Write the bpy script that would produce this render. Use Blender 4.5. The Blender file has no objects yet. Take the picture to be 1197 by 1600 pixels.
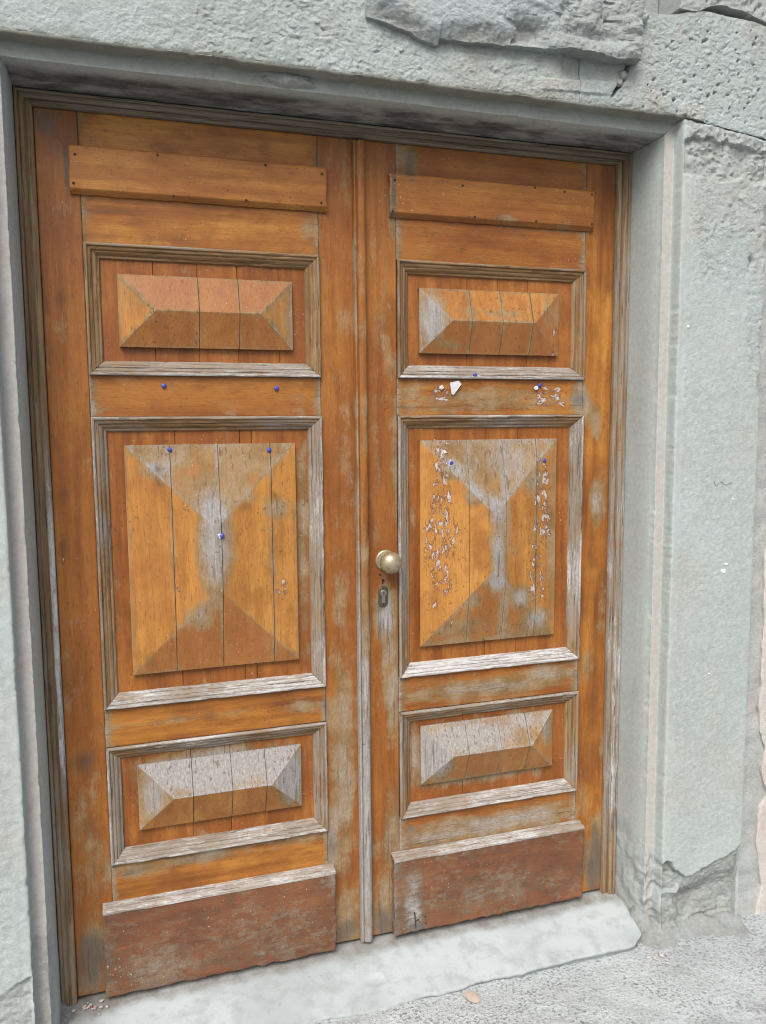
import bpy, bmesh, math, random
import numpy as np
from mathutils import Matrix, Vector

R = math.radians
scene = bpy.context.scene
C = scene.collection

# ---------------------------------------------------------------- camera
cam_data = bpy.data.cameras.new('camera')
cam = bpy.data.objects.new('camera', cam_data)
C.objects.link(cam)
cam_data.sensor_fit = 'HORIZONTAL'
cam_data.sensor_width = 36.0
cam_data.lens = 36.0 * 1287.92 / 1197.0
cam_data.clip_start = 0.05
cam_data.clip_end = 500.0
yaw, pitch, roll = R(17.942), R(-6.168), R(-0.448)
fwd = Vector((math.sin(yaw) * math.cos(pitch), math.cos(yaw) * math.cos(pitch), math.sin(pitch)))
rgt = Vector((math.cos(yaw), -math.sin(yaw), 0.0))
upv = rgt.cross(fwd)
rr = math.cos(roll) * rgt + math.sin(roll) * upv
uu = -math.sin(roll) * rgt + math.cos(roll) * upv
m = Matrix.Identity(4)
for i in range(3):
    m[i][0], m[i][1], m[i][2] = rr[i], uu[i], -fwd[i]
m[0][3], m[1][3], m[2][3] = -0.5656, -1.9224, 1.4040
cam.matrix_world = m
scene.camera = cam

# ---------------------------------------------------------------- world, sun, exposure
SUN_EL, SUN_AZ = R(50.0), R(-30.0)          # azimuth measured from -Y (street side) towards -X
world = bpy.data.worlds.new('World')
scene.world = world
world.use_nodes = True
wn = world.node_tree
wn.nodes.clear()
sky = wn.nodes.new('ShaderNodeTexSky')
sky.sky_type = 'NISHITA'
sky.sun_disc = False
sky.sun_elevation = SUN_EL
sky.sun_rotation = math.pi - SUN_AZ
sky.air_density = 1.0
sky.dust_density = 6.0
sky.ozone_density = 1.0
hsv = wn.nodes.new('ShaderNodeHueSaturation')
hsv.inputs['Saturation'].default_value = 0.85
bg = wn.nodes.new('ShaderNodeBackground')
bg.inputs['Strength'].default_value = 0.10
wo = wn.nodes.new('ShaderNodeOutputWorld')
wn.links.new(sky.outputs[0], hsv.inputs['Color'])
wn.links.new(hsv.outputs[0], bg.inputs['Color'])
wn.links.new(bg.outputs[0], wo.inputs['Surface'])

sd = bpy.data.lights.new('sun', 'SUN')
sd.energy = 1.5
sd.angle = R(32.0)
sd.color = (0.97, 0.995, 1.0)
sun = bpy.data.objects.new('sun', sd)
C.objects.link(sun)
sdir = Vector((math.sin(SUN_AZ) * math.cos(SUN_EL), -math.cos(SUN_AZ) * math.cos(SUN_EL), math.sin(SUN_EL)))
sun.rotation_euler = sdir.to_track_quat('Z', 'Y').to_euler()
sun.location = sdir * 20

vs = scene.view_settings
vs.view_transform = 'Standard'
vs.look = 'None'
vs.gamma = 1.0
vs.use_curve_mapping = False
vs.exposure = 0.70
scene.cycles.max_bounces = 4
scene.cycles.use_denoising = True
scene.cycles.use_adaptive_sampling = True
scene.cycles.adaptive_threshold = 0.015
scene.cycles.filter_width = 1.15
scene.cycles.sample_clamp_indirect = 3.0

# ---------------------------------------------------------------- noise helpers (numpy)
def _h(i, j, s):
    v = np.sin(i * 127.1 + j * 311.7 + s * 74.7) * 43758.5453
    return v - np.floor(v)

def vnoise(x, y, s=0):
    x = np.asarray(x, float); y = np.asarray(y, float)
    i = np.floor(x); j = np.floor(y)
    fx = x - i; fy = y - j
    fx = fx * fx * fx * (fx * (fx * 6 - 15) + 10); fy = fy * fy * fy * (fy * (fy * 6 - 15) + 10)
    a = _h(i, j, s); b = _h(i + 1, j, s); c = _h(i, j + 1, s); d = _h(i + 1, j + 1, s)
    return (a + (b - a) * fx) * (1 - fy) + (c + (d - c) * fx) * fy - 0.5

def fbm(x, y, s=0, o=4, g=0.5):
    t = 0; a = 1.0
    for k in range(o):
        t = t + a * vnoise(np.asarray(x) * 2 ** k + 13.7 * k, np.asarray(y) * 2 ** k + 5.1 * k, s + k)
        a *= g
    return t

def cells(x, y, s, slope=.0, cone=.0):
    """random level (and tilt) of the nearest cell; with cone > 0 a lower envelope of tilted cones, as in fractured stone"""
    x = np.asarray(x, float); y = np.asarray(y, float)
    i0 = np.floor(x); j0 = np.floor(y)
    best = np.full(x.shape, 1e9); lev = np.zeros(x.shape)
    for di in (-1, 0, 1):
        for dj in (-1, 0, 1):
            i = i0 + di; j = j0 + dj
            cx = i + _h(i, j, s + 1); cy = j + _h(i, j, s + 2)
            dx = x - cx; dy = y - cy
            r = np.sqrt(dx * dx + dy * dy)
            h = _h(i, j, s + 3) - .5 + slope * ((_h(i, j, s + 4) - .5) * dx + (_h(i, j, s + 5) - .5) * dy)
            if cone:
                h = h + cone * r; lev = np.where(h < best, h, lev); best = np.minimum(best, h)
            else:
                lev = np.where(r < best, h, lev); best = np.minimum(best, r)
    return lev

def sstep(a, b, x):
    t = np.clip((np.asarray(x, float) - a) / (b - a), 0, 1)
    return t * t * (3 - 2 * t)

def blobs(lst, X, Z):
    out = np.zeros_like(X)
    for cx, cz, rx, rz, a in lst:
        q = ((X - cx) / rx) ** 2 + ((Z - cz) / rz) ** 2
        out = np.maximum(out, a * np.exp(-0.8 * q ** 1.3))
    return out

# ---------------------------------------------------------------- objects
def props(o, label=None, cat=None, group=None, kind=None):
    if label: o['label'] = label
    if cat: o['category'] = cat
    if group: o['group'] = group
    if kind: o['kind'] = kind
    return o

def link(name, me, mat, parent=None):
    o = bpy.data.objects.new(name, me)
    C.objects.link(o)
    if mat is not None:
        me.materials.append(mat)
    if parent is not None:
        o.parent = parent
        o.matrix_parent_inverse = Matrix.Translation(-WLOC[parent.name])
    WLOC[o.name] = Vector((0, 0, 0))
    return o

WLOC = {}

def thing(name, loc, label, cat, group=None):
    o = bpy.data.objects.new(name, None)
    o.empty_display_size = 0.05
    C.objects.link(o)
    o.location = loc
    WLOC[o.name] = Vector(loc)
    return props(o, label, cat, group)

def set_attr(me, name, arr):
    a = me.attributes.new(name, 'FLOAT', 'POINT')
    a.data.foreach_set('value', np.asarray(arr, np.float32).ravel())

def finish(me, angle=38):
    me.polygons.foreach_set('use_smooth', [True] * len(me.polygons))
    me.set_sharp_from_angle(angle=R(angle))
    me.update()

def grid(name, X, Y, Z, mat, parent=None, attrs=None, out=(0, -1, 0), corners=False, tri=None, angle=38, facefn=None):
    """one mesh from a (nu, nv) lattice of points, faces turned towards `out`"""
    nu, nv = X.shape
    co = np.stack([X, Y, Z], -1)
    idx = np.arange(nu * nv).reshape(nu, nv)
    a = idx[:-1, :-1]; b = idx[1:, :-1]; c = idx[1:, 1:]; d = idx[:-1, 1:]
    keep = np.ones(a.shape, bool)
    if corners:
        for i in (0, -1):
            for j in (0, -1):
                keep[i, j] = False
    P = co.reshape(-1, 3)
    n = np.cross(P[c] - P[a], P[d] - P[b])
    flip = float((n.reshape(-1, 3) @ np.array(out, float)).sum()) < 0
    if tri is None:
        f = np.stack([a, b, c, d], -1)[keep]
        if flip: f = f[:, ::-1]
    else:
        t1 = np.where(tri[..., None], np.stack([a, b, c], -1), np.stack([a, b, d], -1))
        t2 = np.where(tri[..., None], np.stack([a, c, d], -1), np.stack([b, c, d], -1))
        f = np.concatenate([t1[keep], t2[keep]], 0)
        if flip: f = f[:, ::-1]
    me = bpy.data.meshes.new(name)
    me.from_pydata(P.tolist(), [], f.tolist())
    for k, v in (attrs or {}).items():
        set_attr(me, k, np.broadcast_to(v, X.shape))
    if facefn is not None:
        cen = P[f].mean(1)
        for k, v in facefn(cen[:, 0], cen[:, 2]).items():
            at = me.attributes.new(k, 'FLOAT', 'FACE'); at.data.foreach_set('value', np.asarray(v, np.float32))
    finish(me, angle)
    return link(name, me, mat, parent)

def lin(a, b, step):
    return np.linspace(a, b, max(2, int(math.ceil(abs(b - a) / step)) + 1))

def box(name, x0, x1, y0, y1, z0, z1, mat, parent=None, bev=0.0):
    bm = bmesh.new()
    bmesh.ops.create_cube(bm, size=1.0)
    for v in bm.verts:
        v.co = Vector(((x0 + x1) / 2 + v.co.x * (x1 - x0), (y0 + y1) / 2 + v.co.y * (y1 - y0), (z0 + z1) / 2 + v.co.z * (z1 - z0)))
    if bev:
        bmesh.ops.bevel(bm, geom=bm.edges[:], offset=bev, segments=2, affect='EDGES')
    me = bpy.data.meshes.new(name)
    bm.to_mesh(me); bm.free()
    finish(me)
    return link(name, me, mat, parent)

# ---------------------------------------------------------------- node helpers
class NT:
    def __init__(self, name):
        self.m = bpy.data.materials.new(name)
        self.m.use_nodes = True
        self.t = self.m.node_tree
        self.t.nodes.clear()
        self.co = self.n('ShaderNodeTexCoord').outputs['Object']
        self.rand = self.n('ShaderNodeObjectInfo').outputs['Random']
    def n(self, typ, **kw):
        nd = self.t.nodes.new(typ)
        for k, v in kw.items(): setattr(nd, k, v)
        return nd
    def put(self, sock, v):
        if isinstance(v, bpy.types.NodeSocket): self.t.links.new(v, sock)
        elif isinstance(v, tuple) and len(v) == 3 and sock.type == 'RGBA': sock.default_value = (*v, 1)
        else: sock.default_value = v
    def math(self, op, a, b=0.0, clamp=False):
        nd = self.n('ShaderNodeMath', operation=op, use_clamp=clamp)
        self.put(nd.inputs[0], a); self.put(nd.inputs[1], b)
        return nd.outputs[0]
    def add(self, a, b): return self.math('ADD', a, b)
    def sub(self, a, b): return self.math('SUBTRACT', a, b)
    def mul(self, a, b): return self.math('MULTIPLY', a, b)
    def ss(self, a, b, x):
        nd = self.n('ShaderNodeMapRange', interpolation_type='SMOOTHSTEP')
        self.put(nd.inputs['Value'], x); nd.inputs['From Min'].default_value = a; nd.inputs['From Max'].default_value = b
        return nd.outputs[0]
    def mr(self, x, a, b, c, d):
        nd = self.n('ShaderNodeMapRange')
        self.put(nd.inputs['Value'], x)
        for k, v in zip(('From Min', 'From Max', 'To Min', 'To Max'), (a, b, c, d)): nd.inputs[k].default_value = v
        return nd.outputs[0]
    def vmul(self, v, s):
        nd = self.n('ShaderNodeVectorMath', operation='MULTIPLY')
        self.put(nd.inputs[0], v); nd.inputs[1].default_value = s
        return nd.outputs[0]
    def voff(self, v, amount):
        c = self.n('ShaderNodeCombineXYZ')
        k = self.mul(self.rand, amount)
        for i in range(3): self.t.links.new(k, c.inputs[i])
        nd = self.n('ShaderNodeVectorMath', operation='ADD')
        self.put(nd.inputs[0], v); self.put(nd.inputs[1], c.outputs[0])
        return nd.outputs[0]
    def noise(self, v, scale, detail=3.0, rough=0.55, dist=0.0):
        nd = self.n('ShaderNodeTexNoise')
        self.put(nd.inputs['Vector'], v)
        nd.inputs['Scale'].default_value = scale; nd.inputs['Detail'].default_value = detail
        nd.inputs['Roughness'].default_value = rough; nd.inputs['Distortion'].default_value = dist
        return nd.outputs[0]
    def voro(self, v, scale, feat='F1', out=0):
        nd = self.n('ShaderNodeTexVoronoi', feature=feat)
        self.put(nd.inputs['Vector'], v); nd.inputs['Scale'].default_value = scale
        return nd.outputs[out]
    def mix(self, f, a, b, mode='MIX'):
        nd = self.n('ShaderNodeMix', data_type='RGBA', blend_type=mode)
        self.put(nd.inputs['Factor'], f); self.put(nd.inputs[6], a); self.put(nd.inputs[7], b)
        return nd.outputs[2]
    def ramp(self, f, stops):
        nd = self.n('ShaderNodeValToRGB')
        els = nd.color_ramp.elements
        els[0].position, els[0].color = stops[0][0], (*stops[0][1], 1)
        els[1].position, els[1].color = stops[-1][0], (*stops[-1][1], 1)
        for p, c in stops[1:-1]:
            e = els.new(p); e.color = (*c, 1)
        self.put(nd.inputs[0], f)
        return nd.outputs[0]
    def attr(self, name):
        nd = self.n('ShaderNodeAttribute', attribute_name=name)
        return nd.outputs['Fac']
    def value(self, col, f):        # multiply a colour by a scalar
        c = self.n('ShaderNodeCombineXYZ')
        for i in range(3): self.put(c.inputs[i], f)
        return self.mix(1.0, col, c.outputs[0], 'MULTIPLY')
    def out(self, col, rough, height=None, dist=0.001, strength=1.0, metal=0.0, spec=0.5):
        b = self.n('ShaderNodeBsdfPrincipled')
        self.put(b.inputs['Base Color'], col); self.put(b.inputs['Roughness'], rough)
        self.put(b.inputs['Metallic'], metal); self.put(b.inputs['Specular IOR Level'], spec)
        if height is not None:
            bp = self.n('ShaderNodeBump')
            bp.inputs['Strength'].default_value = strength; bp.inputs['Distance'].default_value = dist
            self.put(bp.inputs['Height'], height)
            self.t.links.new(bp.outputs[0], b.inputs['Normal'])
        o = self.n('ShaderNodeOutputMaterial')
        self.t.links.new(b.outputs[0], o.inputs[0])
        return self.m

# ---------------------------------------------------------------- materials
def wood(name, axis, dark, mid, light, red, olive=(.20, .135, .058), bias=0.0, rough=0.42, tint=0.5, stretch=1.0, w1=.95, w2=.75, w1s=40, oc2=(.30, .215, .115)):
    t = NT(name)
    v = t.voff(t.co, 3.0)
    def an(k):
        k = min(1.0, k * stretch)
        return {'z': (1, 1, k), 'x': (k, 1, 1)}[axis]
    g = t.vmul(v, an(.075))
    big = t.noise(t.co, 5.0, 3, .6)
    mid_n = t.noise(t.vmul(v, an(.05)), 38, 4, .6, .6)
    fine = t.noise(g, 260, 3, .6)
    grit = t.noise(t.vmul(v, an(.30)), 330, 3, .65)
    ring = t.noise(t.vmul(v, an(.08)), 14, 2, .5, 1.2)
    f = t.add(t.mul(mid_n, .45), t.add(t.mul(big, .40), t.mul(ring, .35)))
    col = t.ramp(f, [(.49, dark), (.60, mid), (.72, light)])
    col = t.mix(t.mul(t.ss(.25, .95, t.rand), tint), col, red)
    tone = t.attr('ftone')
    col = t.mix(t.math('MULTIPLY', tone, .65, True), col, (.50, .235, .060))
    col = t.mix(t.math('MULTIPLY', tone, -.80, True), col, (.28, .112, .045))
    col = t.value(col, t.mr(fine, .25, .75, .86, 1.13))
    col = t.value(col, t.mr(grit, .25, .75, .90, 1.10))
    blot = t.noise(t.co, 8.0, 4, .66)
    col = t.mix(t.mul(t.ss(.46, .68, blot), .55), col, red)
    smo = t.noise(t.vmul(t.co, an(.4)), 19.0, 4, .62)
    col = t.mix(t.mul(t.ss(.50, .66, smo), .50), col, dark)
    pore = t.noise(t.vmul(v, an(.10)), 430, 2, .5)
    col = t.mix(t.mul(t.ss(.60, .70, pore), .50), col, (.13, .05, .015))
    # weathering
    wn1 = t.noise(t.vmul(t.co, an(.22)), w1s, 5, .68)
    wn2 = t.noise(t.co, 11, 4, .62)
    w = t.add(t.add(t.attr('wear'), t.attr('fwear')), t.add(t.mul(t.sub(wn1, .5), w1), t.mul(t.sub(wn2, .5), w2)))
    w = t.add(w, t.add(t.mul(t.sub(grit, .5), .30), t.add(t.mul(t.sub(t.rand, .5), .16), bias)))
    m1 = t.ss(.20, .48, w)
    m2 = t.ss(.42, 1.0, w)
    oc = t.mix(t.ss(.38, .62, wn2), olive, oc2)
    oc = t.value(oc, t.mr(grit, .25, .75, .80, 1.15))
    col = t.mix(t.mul(m1, .80), col, oc)
    grey = t.ramp(t.add(t.mul(grit, .4), t.mul(fine, .6)), [(.36, (.225, .205, .19)), (.50, (.295, .28, .268)), (.66, (.395, .388, .385))])
    col = t.mix(t.mul(m2, .92), col, grey)
    # ingrained dark dirt
    dm = t.add(t.attr('grime'), t.add(t.mul(t.sub(wn1, .5), .7), t.mul(t.sub(fine, .5), .4)))
    col = t.mix(t.mul(t.ss(.18, .60, dm), .88), col, t.mix(fine, (.055, .042, .030), (.17, .145, .12)))
    # flaked varnish
    cn = t.noise(t.vmul(t.co, {'z': (1, 1, .5), 'x': (.5, 1, 1)}[axis]), 88, 5, .64, .5)
    cv = t.add(cn, t.mul(t.sub(t.ss(0.0, .55, t.attr('chip')), 1.0), .32))
    rim = t.ss(.508, .530, cv)
    core = t.ss(.562, .585, cv)
    col = t.mix(t.mul(rim, .80), col, (.17, .060, .030))
    col = t.mix(core, col, t.ramp(grit, [(.35, (.30, .24, .20)), (.6, (.54, .50, .475))]))
    # small pale flecks
    sp = t.noise(t.co, 210, 1, .4)
    sz = t.noise(t.co, 4.5, 2, .5)
    fl = t.mul(t.ss(.775, .80, t.add(sp, t.mul(t.sub(sz, .5), .25))), .65)
    col = t.mix(fl, col, (.60, .47, .35))
    # dents and dark specks
    ds = t.noise(t.co, 120, 2, .5)
    dk = t.ss(.68, .73, t.add(ds, t.mul(t.sub(t.noise(t.co, 6, 2, .5), .5), .35)))
    col = t.mix(t.mul(dk, .55), col, (.10, .045, .02))
    # knots
    k = t.mul(t.attr('knot'), t.mr(t.noise(t.co, 260, 3, .6), .3, .7, .55, 1.1))
    col = t.mix(t.math('MINIMUM', t.mul(k, 1.0), .85), col, (.10, .048, .02))
    crack = t.mul(t.ss(.60, .66, t.noise(t.vmul(v, an(.045)), 150, 3, .55)), m1)
    col = t.mix(t.mul(crack, .55), col, (.08, .05, .03))
    wa = t.math('ADD', t.attr('wear'), .25, True)
    hgt = t.add(t.mul(fine, wa), t.add(t.mul(pore, -.35), t.mul(t.noise(t.co, 60, 3, .6), .5)))
    hgt = t.add(hgt, t.mul(rim, -.7))
    rg = t.add(t.mr(m1, 0, 1, rough, .85), t.mul(t.sub(blot, .5), .25))
    return t.out(col, rg, hgt, .0012, .6, spec=.36)

def moulding_mat(name, axis, bias=0.0, brown=(.19, .108, .048), tan=(.30, .195, .10)):
    t = NT(name)
    v = t.voff(t.co, 2.0)
    def an(k): return {'z': (1, 1, k), 'x': (k, 1, 1)}[axis]
    fine = t.noise(t.vmul(v, an(.05)), 300, 4, .65)
    grit = t.noise(t.vmul(v, an(.25)), 360, 3, .65)
    mid_n = t.noise(t.vmul(v, an(.04)), 80, 4, .6)
    pat = t.noise(t.vmul(t.co, an(.35)), 24, 5, .65)
    col = t.mix(t.ss(.4, .62, mid_n), brown, tan)
    w = t.add(t.attr('wear'), t.add(t.mul(t.sub(pat, .5), .9), t.mul(t.sub(fine, .5), .7)))
    w = t.add(w, t.add(t.mul(t.sub(grit, .5), .5), bias))
    m1 = t.ss(.16, .52, w); m2 = t.ss(.52, .96, w)
    col = t.mix(t.mul(m1, .9), col, t.mix(mid_n, (.19, .155, .12), (.32, .285, .245)))
    col = t.mix(t.mul(m2, .92), col, t.ramp(t.add(t.mul(fine, .5), t.mul(grit, .5)), [(.36, (.33, .31, .295)), (.60, (.58, .575, .57))]))
    crack = t.ss(.60, .67, t.noise(t.vmul(v, an(.03)), 230, 3, .6))
    col = t.mix(t.mul(crack, .75), col, (.075, .052, .035))
    k = t.noise(t.co, 30, 4, .62)
    col = t.mix(t.mul(t.ss(.56, .70, k), .45), col, (.27, .12, .045))
    hgt = t.add(t.mul(fine, .9), t.add(t.mul(mid_n, .7), t.add(t.mul(crack, -1.4), t.mul(grit, .4))))
    return t.out(col, .84, hgt, .0014, .75, spec=.25)

def stone_mat(name, base=(.388, .426, .408), cool=(.412, .468, .460), warm=(.42, .418, .396), fine_amp=1.0, dark=(.30, .32, .31)):
    t = NT(name)
    a = t.noise(t.co, 3.2, 5, .6)
    b = t.noise(t.co, 11, 5, .62)
    c = t.noise(t.co, 95, 4, .6)
    d = t.noise(t.co, 420, 3, .6)
    col = t.mix(t.ss(.38, .62, a), base, cool)
    col = t.mix(t.mul(t.ss(.52, .68, b), .40), col, warm)
    col = t.mix(t.mul(t.ss(.55, .75, t.noise(t.vmul(t.co, (1, 1, .16)), 15, 4, .65)), .38), col, dark)
    col = t.mix(t.math('MULTIPLY', t.attr('pink'), t.mr(b, .3, .7, .6, 1.0), True), col, (.445, .405, .375))
    col = t.mix(t.math('MULTIPLY', t.attr('raw'), t.mr(b, .35, .65, .45, 1.0), True), col, t.mix(c, (.235, .232, .212), (.34, .352, .338)))
    col = t.value(col, t.mr(c, .25, .75, .86, 1.12))
    col = t.value(col, t.mr(d, .25, .75, .90, 1.10))
    # patchy grime; on the soffit some shade is put into this colour too
    s1 = t.noise(t.vmul(t.co, (.40, 1, .6)), 22, 5, .68)
    s2 = t.noise(t.vmul(t.co, (.35, 1, .6)), 60, 4, .6)
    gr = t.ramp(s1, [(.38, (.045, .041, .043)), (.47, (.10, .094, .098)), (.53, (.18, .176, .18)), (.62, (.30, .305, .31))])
    col = t.mix(t.math('MULTIPLY', t.attr('stain_shade'), t.mr(s2, .3, .7, .75, 1.05), True), col, gr)
    alg = t.mul(t.attr('algae'), t.mr(s1, .35, .65, .6, 1.0))
    col = t.mix(t.math('MINIMUM', alg, .9), col, t.mix(s2, (.15, .165, .135), (.27, .258, .21)))
    dot = t.ss(.72, .76, t.noise(t.co, 150, 2, .5))
    col = t.mix(t.mul(dot, .55), col, (.16, .155, .14))
    vr = t.voro(t.vmul(t.co, (1, 1, 1.3)), 150, 'F1', 1)
    sepc = t.n('ShaderNodeSeparateColor'); t.put(sepc.inputs[0], vr)
    e = t.noise(t.co, 190, 4, .72)
    hgt = t.add(t.mul(e, 1.3), t.mul(t.mul(sepc.outputs[0], .32), t.attr('scaly')))
    hgt = t.mul(hgt, t.mr(t.attr('smooth'), 0, 1, 1.0, .12))
    return t.out(col, .92, hgt, .0036 * fine_amp, .8, spec=.25)

def ground_mat():
    t = NT('street_concrete')
    a = t.noise(t.co, 2.2, 5, .62)
    b = t.noise(t.co, 8, 6, .66)
    gr = t.noise(t.co, 125, 3, .75)
    gr2 = t.noise(t.co, 60, 4, .70)
    col = t.mix(t.ss(.40, .60, a), (.41, .44, .442), (.48, .515, .52))
    sep = t.n('ShaderNodeSeparateXYZ'); t.put(sep.inputs[0], t.co)
    d = t.add(t.mul(sep.outputs[1], -1.0), t.add(t.mul(t.sub(b, .5), .55), t.mul(t.sub(gr2, .5), .12)))
    far = t.ss(.42, .75, d)
    mask = t.ss(.36, .62, t.add(b, t.mul(t.sub(gr2, .5), .35)))
    dots = t.ss(.52, .60, gr)
    col = t.mix(t.mul(dots, t.mr(mask, 0, 1, .30, .85)), col, (.15, .16, .165))
    col = t.mix(t.mul(t.ss(.56, .66, t.noise(t.co, 150, 4, .7)), .55), col, (.66, .69, .69))
    asph = t.mix(t.ss(.40, .62, gr), (.11, .117, .122), (.31, .325, .33))
    col = t.mix(t.mul(far, .80), col, asph)
    col = t.mix(t.mul(t.ss(.56, .70, gr2), .35), col, (.25, .245, .23))
    hgt = t.add(t.mul(gr, 1.0), t.mul(gr2, 1.2))
    return t.out(col, .92, hgt, .006, 1.0, spec=.25)

def slab_mat():
    t = NT('doorstep_stone')
    a = t.noise(t.co, 5, 5, .6)
    b = t.noise(t.co, 26, 5, .6)
    d = t.noise(t.co, 300, 3, .6)
    col = t.mix(t.ss(.38, .62, a), (.37, .41, .415), (.44, .485, .495))
    col = t.mix(t.mul(t.ss(.46, .66, b), .6), col, (.31, .345, .345))
    col = t.value(col, t.mr(d, .25, .75, .93, 1.07))
    dot = t.ss(.70, .74, t.noise(t.co, 70, 3, .5))
    col = t.mix(t.mul(dot, .5), col, (.22, .22, .21))
    dirt = t.math('MULTIPLY', t.attr('stain_shade'), t.mr(b, .3, .7, .5, 1.2), True)
    col = t.mix(dirt, col, t.mix(d, (.12, .11, .095), (.30, .285, .26)))
    return t.out(col, .8, t.add(t.mul(b, 1.2), t.add(t.mul(d, .3), t.mul(dot, -.6))), .0015, .5, spec=.3)

def plain(name, col, rough=.6, metal=0.0, var=.15, scale=60, bump=.0006):
    t = NT(name)
    n = t.noise(t.co, scale, 4, .6)
    cc = t.mix(n, tuple(x * (1 - var) for x in col), tuple(min(1, x * (1 + var)) for x in col))
    return t.out(cc, rough, n, bump, .5, metal)

def brass_mat():
    t = NT('tarnished_brass')
    n = t.noise(t.co, 70, 5, .65)
    n2 = t.noise(t.co, 300, 3, .6)
    col = t.mix(t.ss(.42, .62, n), (.42, .36, .25), (.31, .25, .145))
    col = t.mix(t.mul(t.ss(.6, .7, n2), .5), col, (.22, .16, .07))
    return t.out(col, t.mr(n, .3, .7,   .34, .52), t.add(n, t.mul(n2, .4)), .0004, .4, metal=.55, spec=.5)

ORANGE = dict(dark=(.175, .060, .014), mid=(.325, .124, .023), light=(.44, .195, .038), red=(.24, .076, .017), bias=.06)
M = {}
M['wood_z'] = wood('varnished_pine_upright', 'z', **ORANGE)
M['wood_x'] = wood('varnished_pine_level', 'x', **ORANGE)
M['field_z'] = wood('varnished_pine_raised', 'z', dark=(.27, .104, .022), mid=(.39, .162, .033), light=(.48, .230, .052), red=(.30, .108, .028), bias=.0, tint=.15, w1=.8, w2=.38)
M['back_z'] = wood('varnished_pine_sunk', 'z', dark=(.19, .062, .014), mid=(.30, .104, .022), light=(.40, .162, .036), red=(.22, .066, .016), bias=.06)
M['plank_x'] = wood('varnished_pine_cover', 'x', dark=(.25, .088, .019), mid=(.365, .145, .030), light=(.45, .20, .044), red=(.29, .10, .024), bias=-.05)
M['kick_x'] = wood('stained_pine_kick', 'x', dark=(.10, .046, .025), mid=(.195, .080, .035), light=(.265, .112, .047), red=(.15, .056, .026), bias=.17, rough=.62, olive=(.125, .088, .055), oc2=(.20, .152, .105), stretch=2.6, w1=1.15, w2=.25, w1s=75)
M['mould_x'] = moulding_mat('weathered_moulding_level', 'x')
M['mould_z'] = moulding_mat('weathered_moulding_upright', 'z')
M['frame_z'] = moulding_mat('weathered_frame_upright', 'z', 0.0, (.19, .125, .068), (.29, .205, .12))
M['frame_x'] = moulding_mat('weathered_frame_level', 'x', -.02, (.17, .135, .095), (.24, .20, .155))
M['stone'] = stone_mat('grey_green_sandstone')
M['stone_broken'] = stone_mat('broken_sandstone', (.41, .455, .455), (.49, .56, .58), (.42, .385, .34), 1.6, (.25, .27, .255))
M['cement'] = stone_mat('cement_mortar', (.31, .335, .33), (.37, .40, .395), (.36, .345, .325), 1.6)
M['render'] = stone_mat('cement_render', (.40, .415, .40), (.43, .45, .44), (.44, .41, .385), 1.2)
M['plaster'] = stone_mat('peeling_plaster', (.52, .475, .435), (.54, .52, .49), (.55, .47, .415), .7)
M['ground'] = ground_mat()
M['slab'] = slab_mat()
M['brass'] = brass_mat()
M['iron'] = plain('tarnished_iron', (.115, .085, .065), .55, .6, .35, 180)
M['steel'] = plain('worn_steel', (.36, .31, .26), .42, .85, .2, 300)
M['hole'] = plain('keyhole_shadow', (.012, .011, .010), .9)
M['nail'] = plain('rusty_nail', (.045, .025, .017), .8, .2, .3, 400)
M['blue'] = plain('blue_plastic', (.045, .06, .33), .35, 0, .1, 200, .0001)
M['paper'] = plain('torn_paper', (.58, .57, .60), .8, 0, .08, 90, .0004)
M['chalk'] = plain('white_paint_fleck', (.80, .81, .80), .8)
M['pencil'] = plain('pencil_grey', (.17, .175, .175), .8)
M['ink'] = plain('dark_scribble', (.06, .035, .025), .8)
M['pink'] = plain('pink_plaster', (.47, .38, .325), .9, 0, .15, 120, .002)
M['crumb'] = plain('mortar_crumbs', (.46, .43, .40), .9, 0, .2, 150, .002)
M['backing'] = plain('dark_backing', (.05, .025, .012), .9)
M['blocker'] = plain('light_block_plain', (.35, .33, .30), .9)
M['glass'] = plain('window_glass', (.05, .06, .065), .08, 0, .1, 5, .0001)
M['winframe'] = plain('brown_window_frame', (.20, .075, .04), .5, 0, .2, 30)

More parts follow.
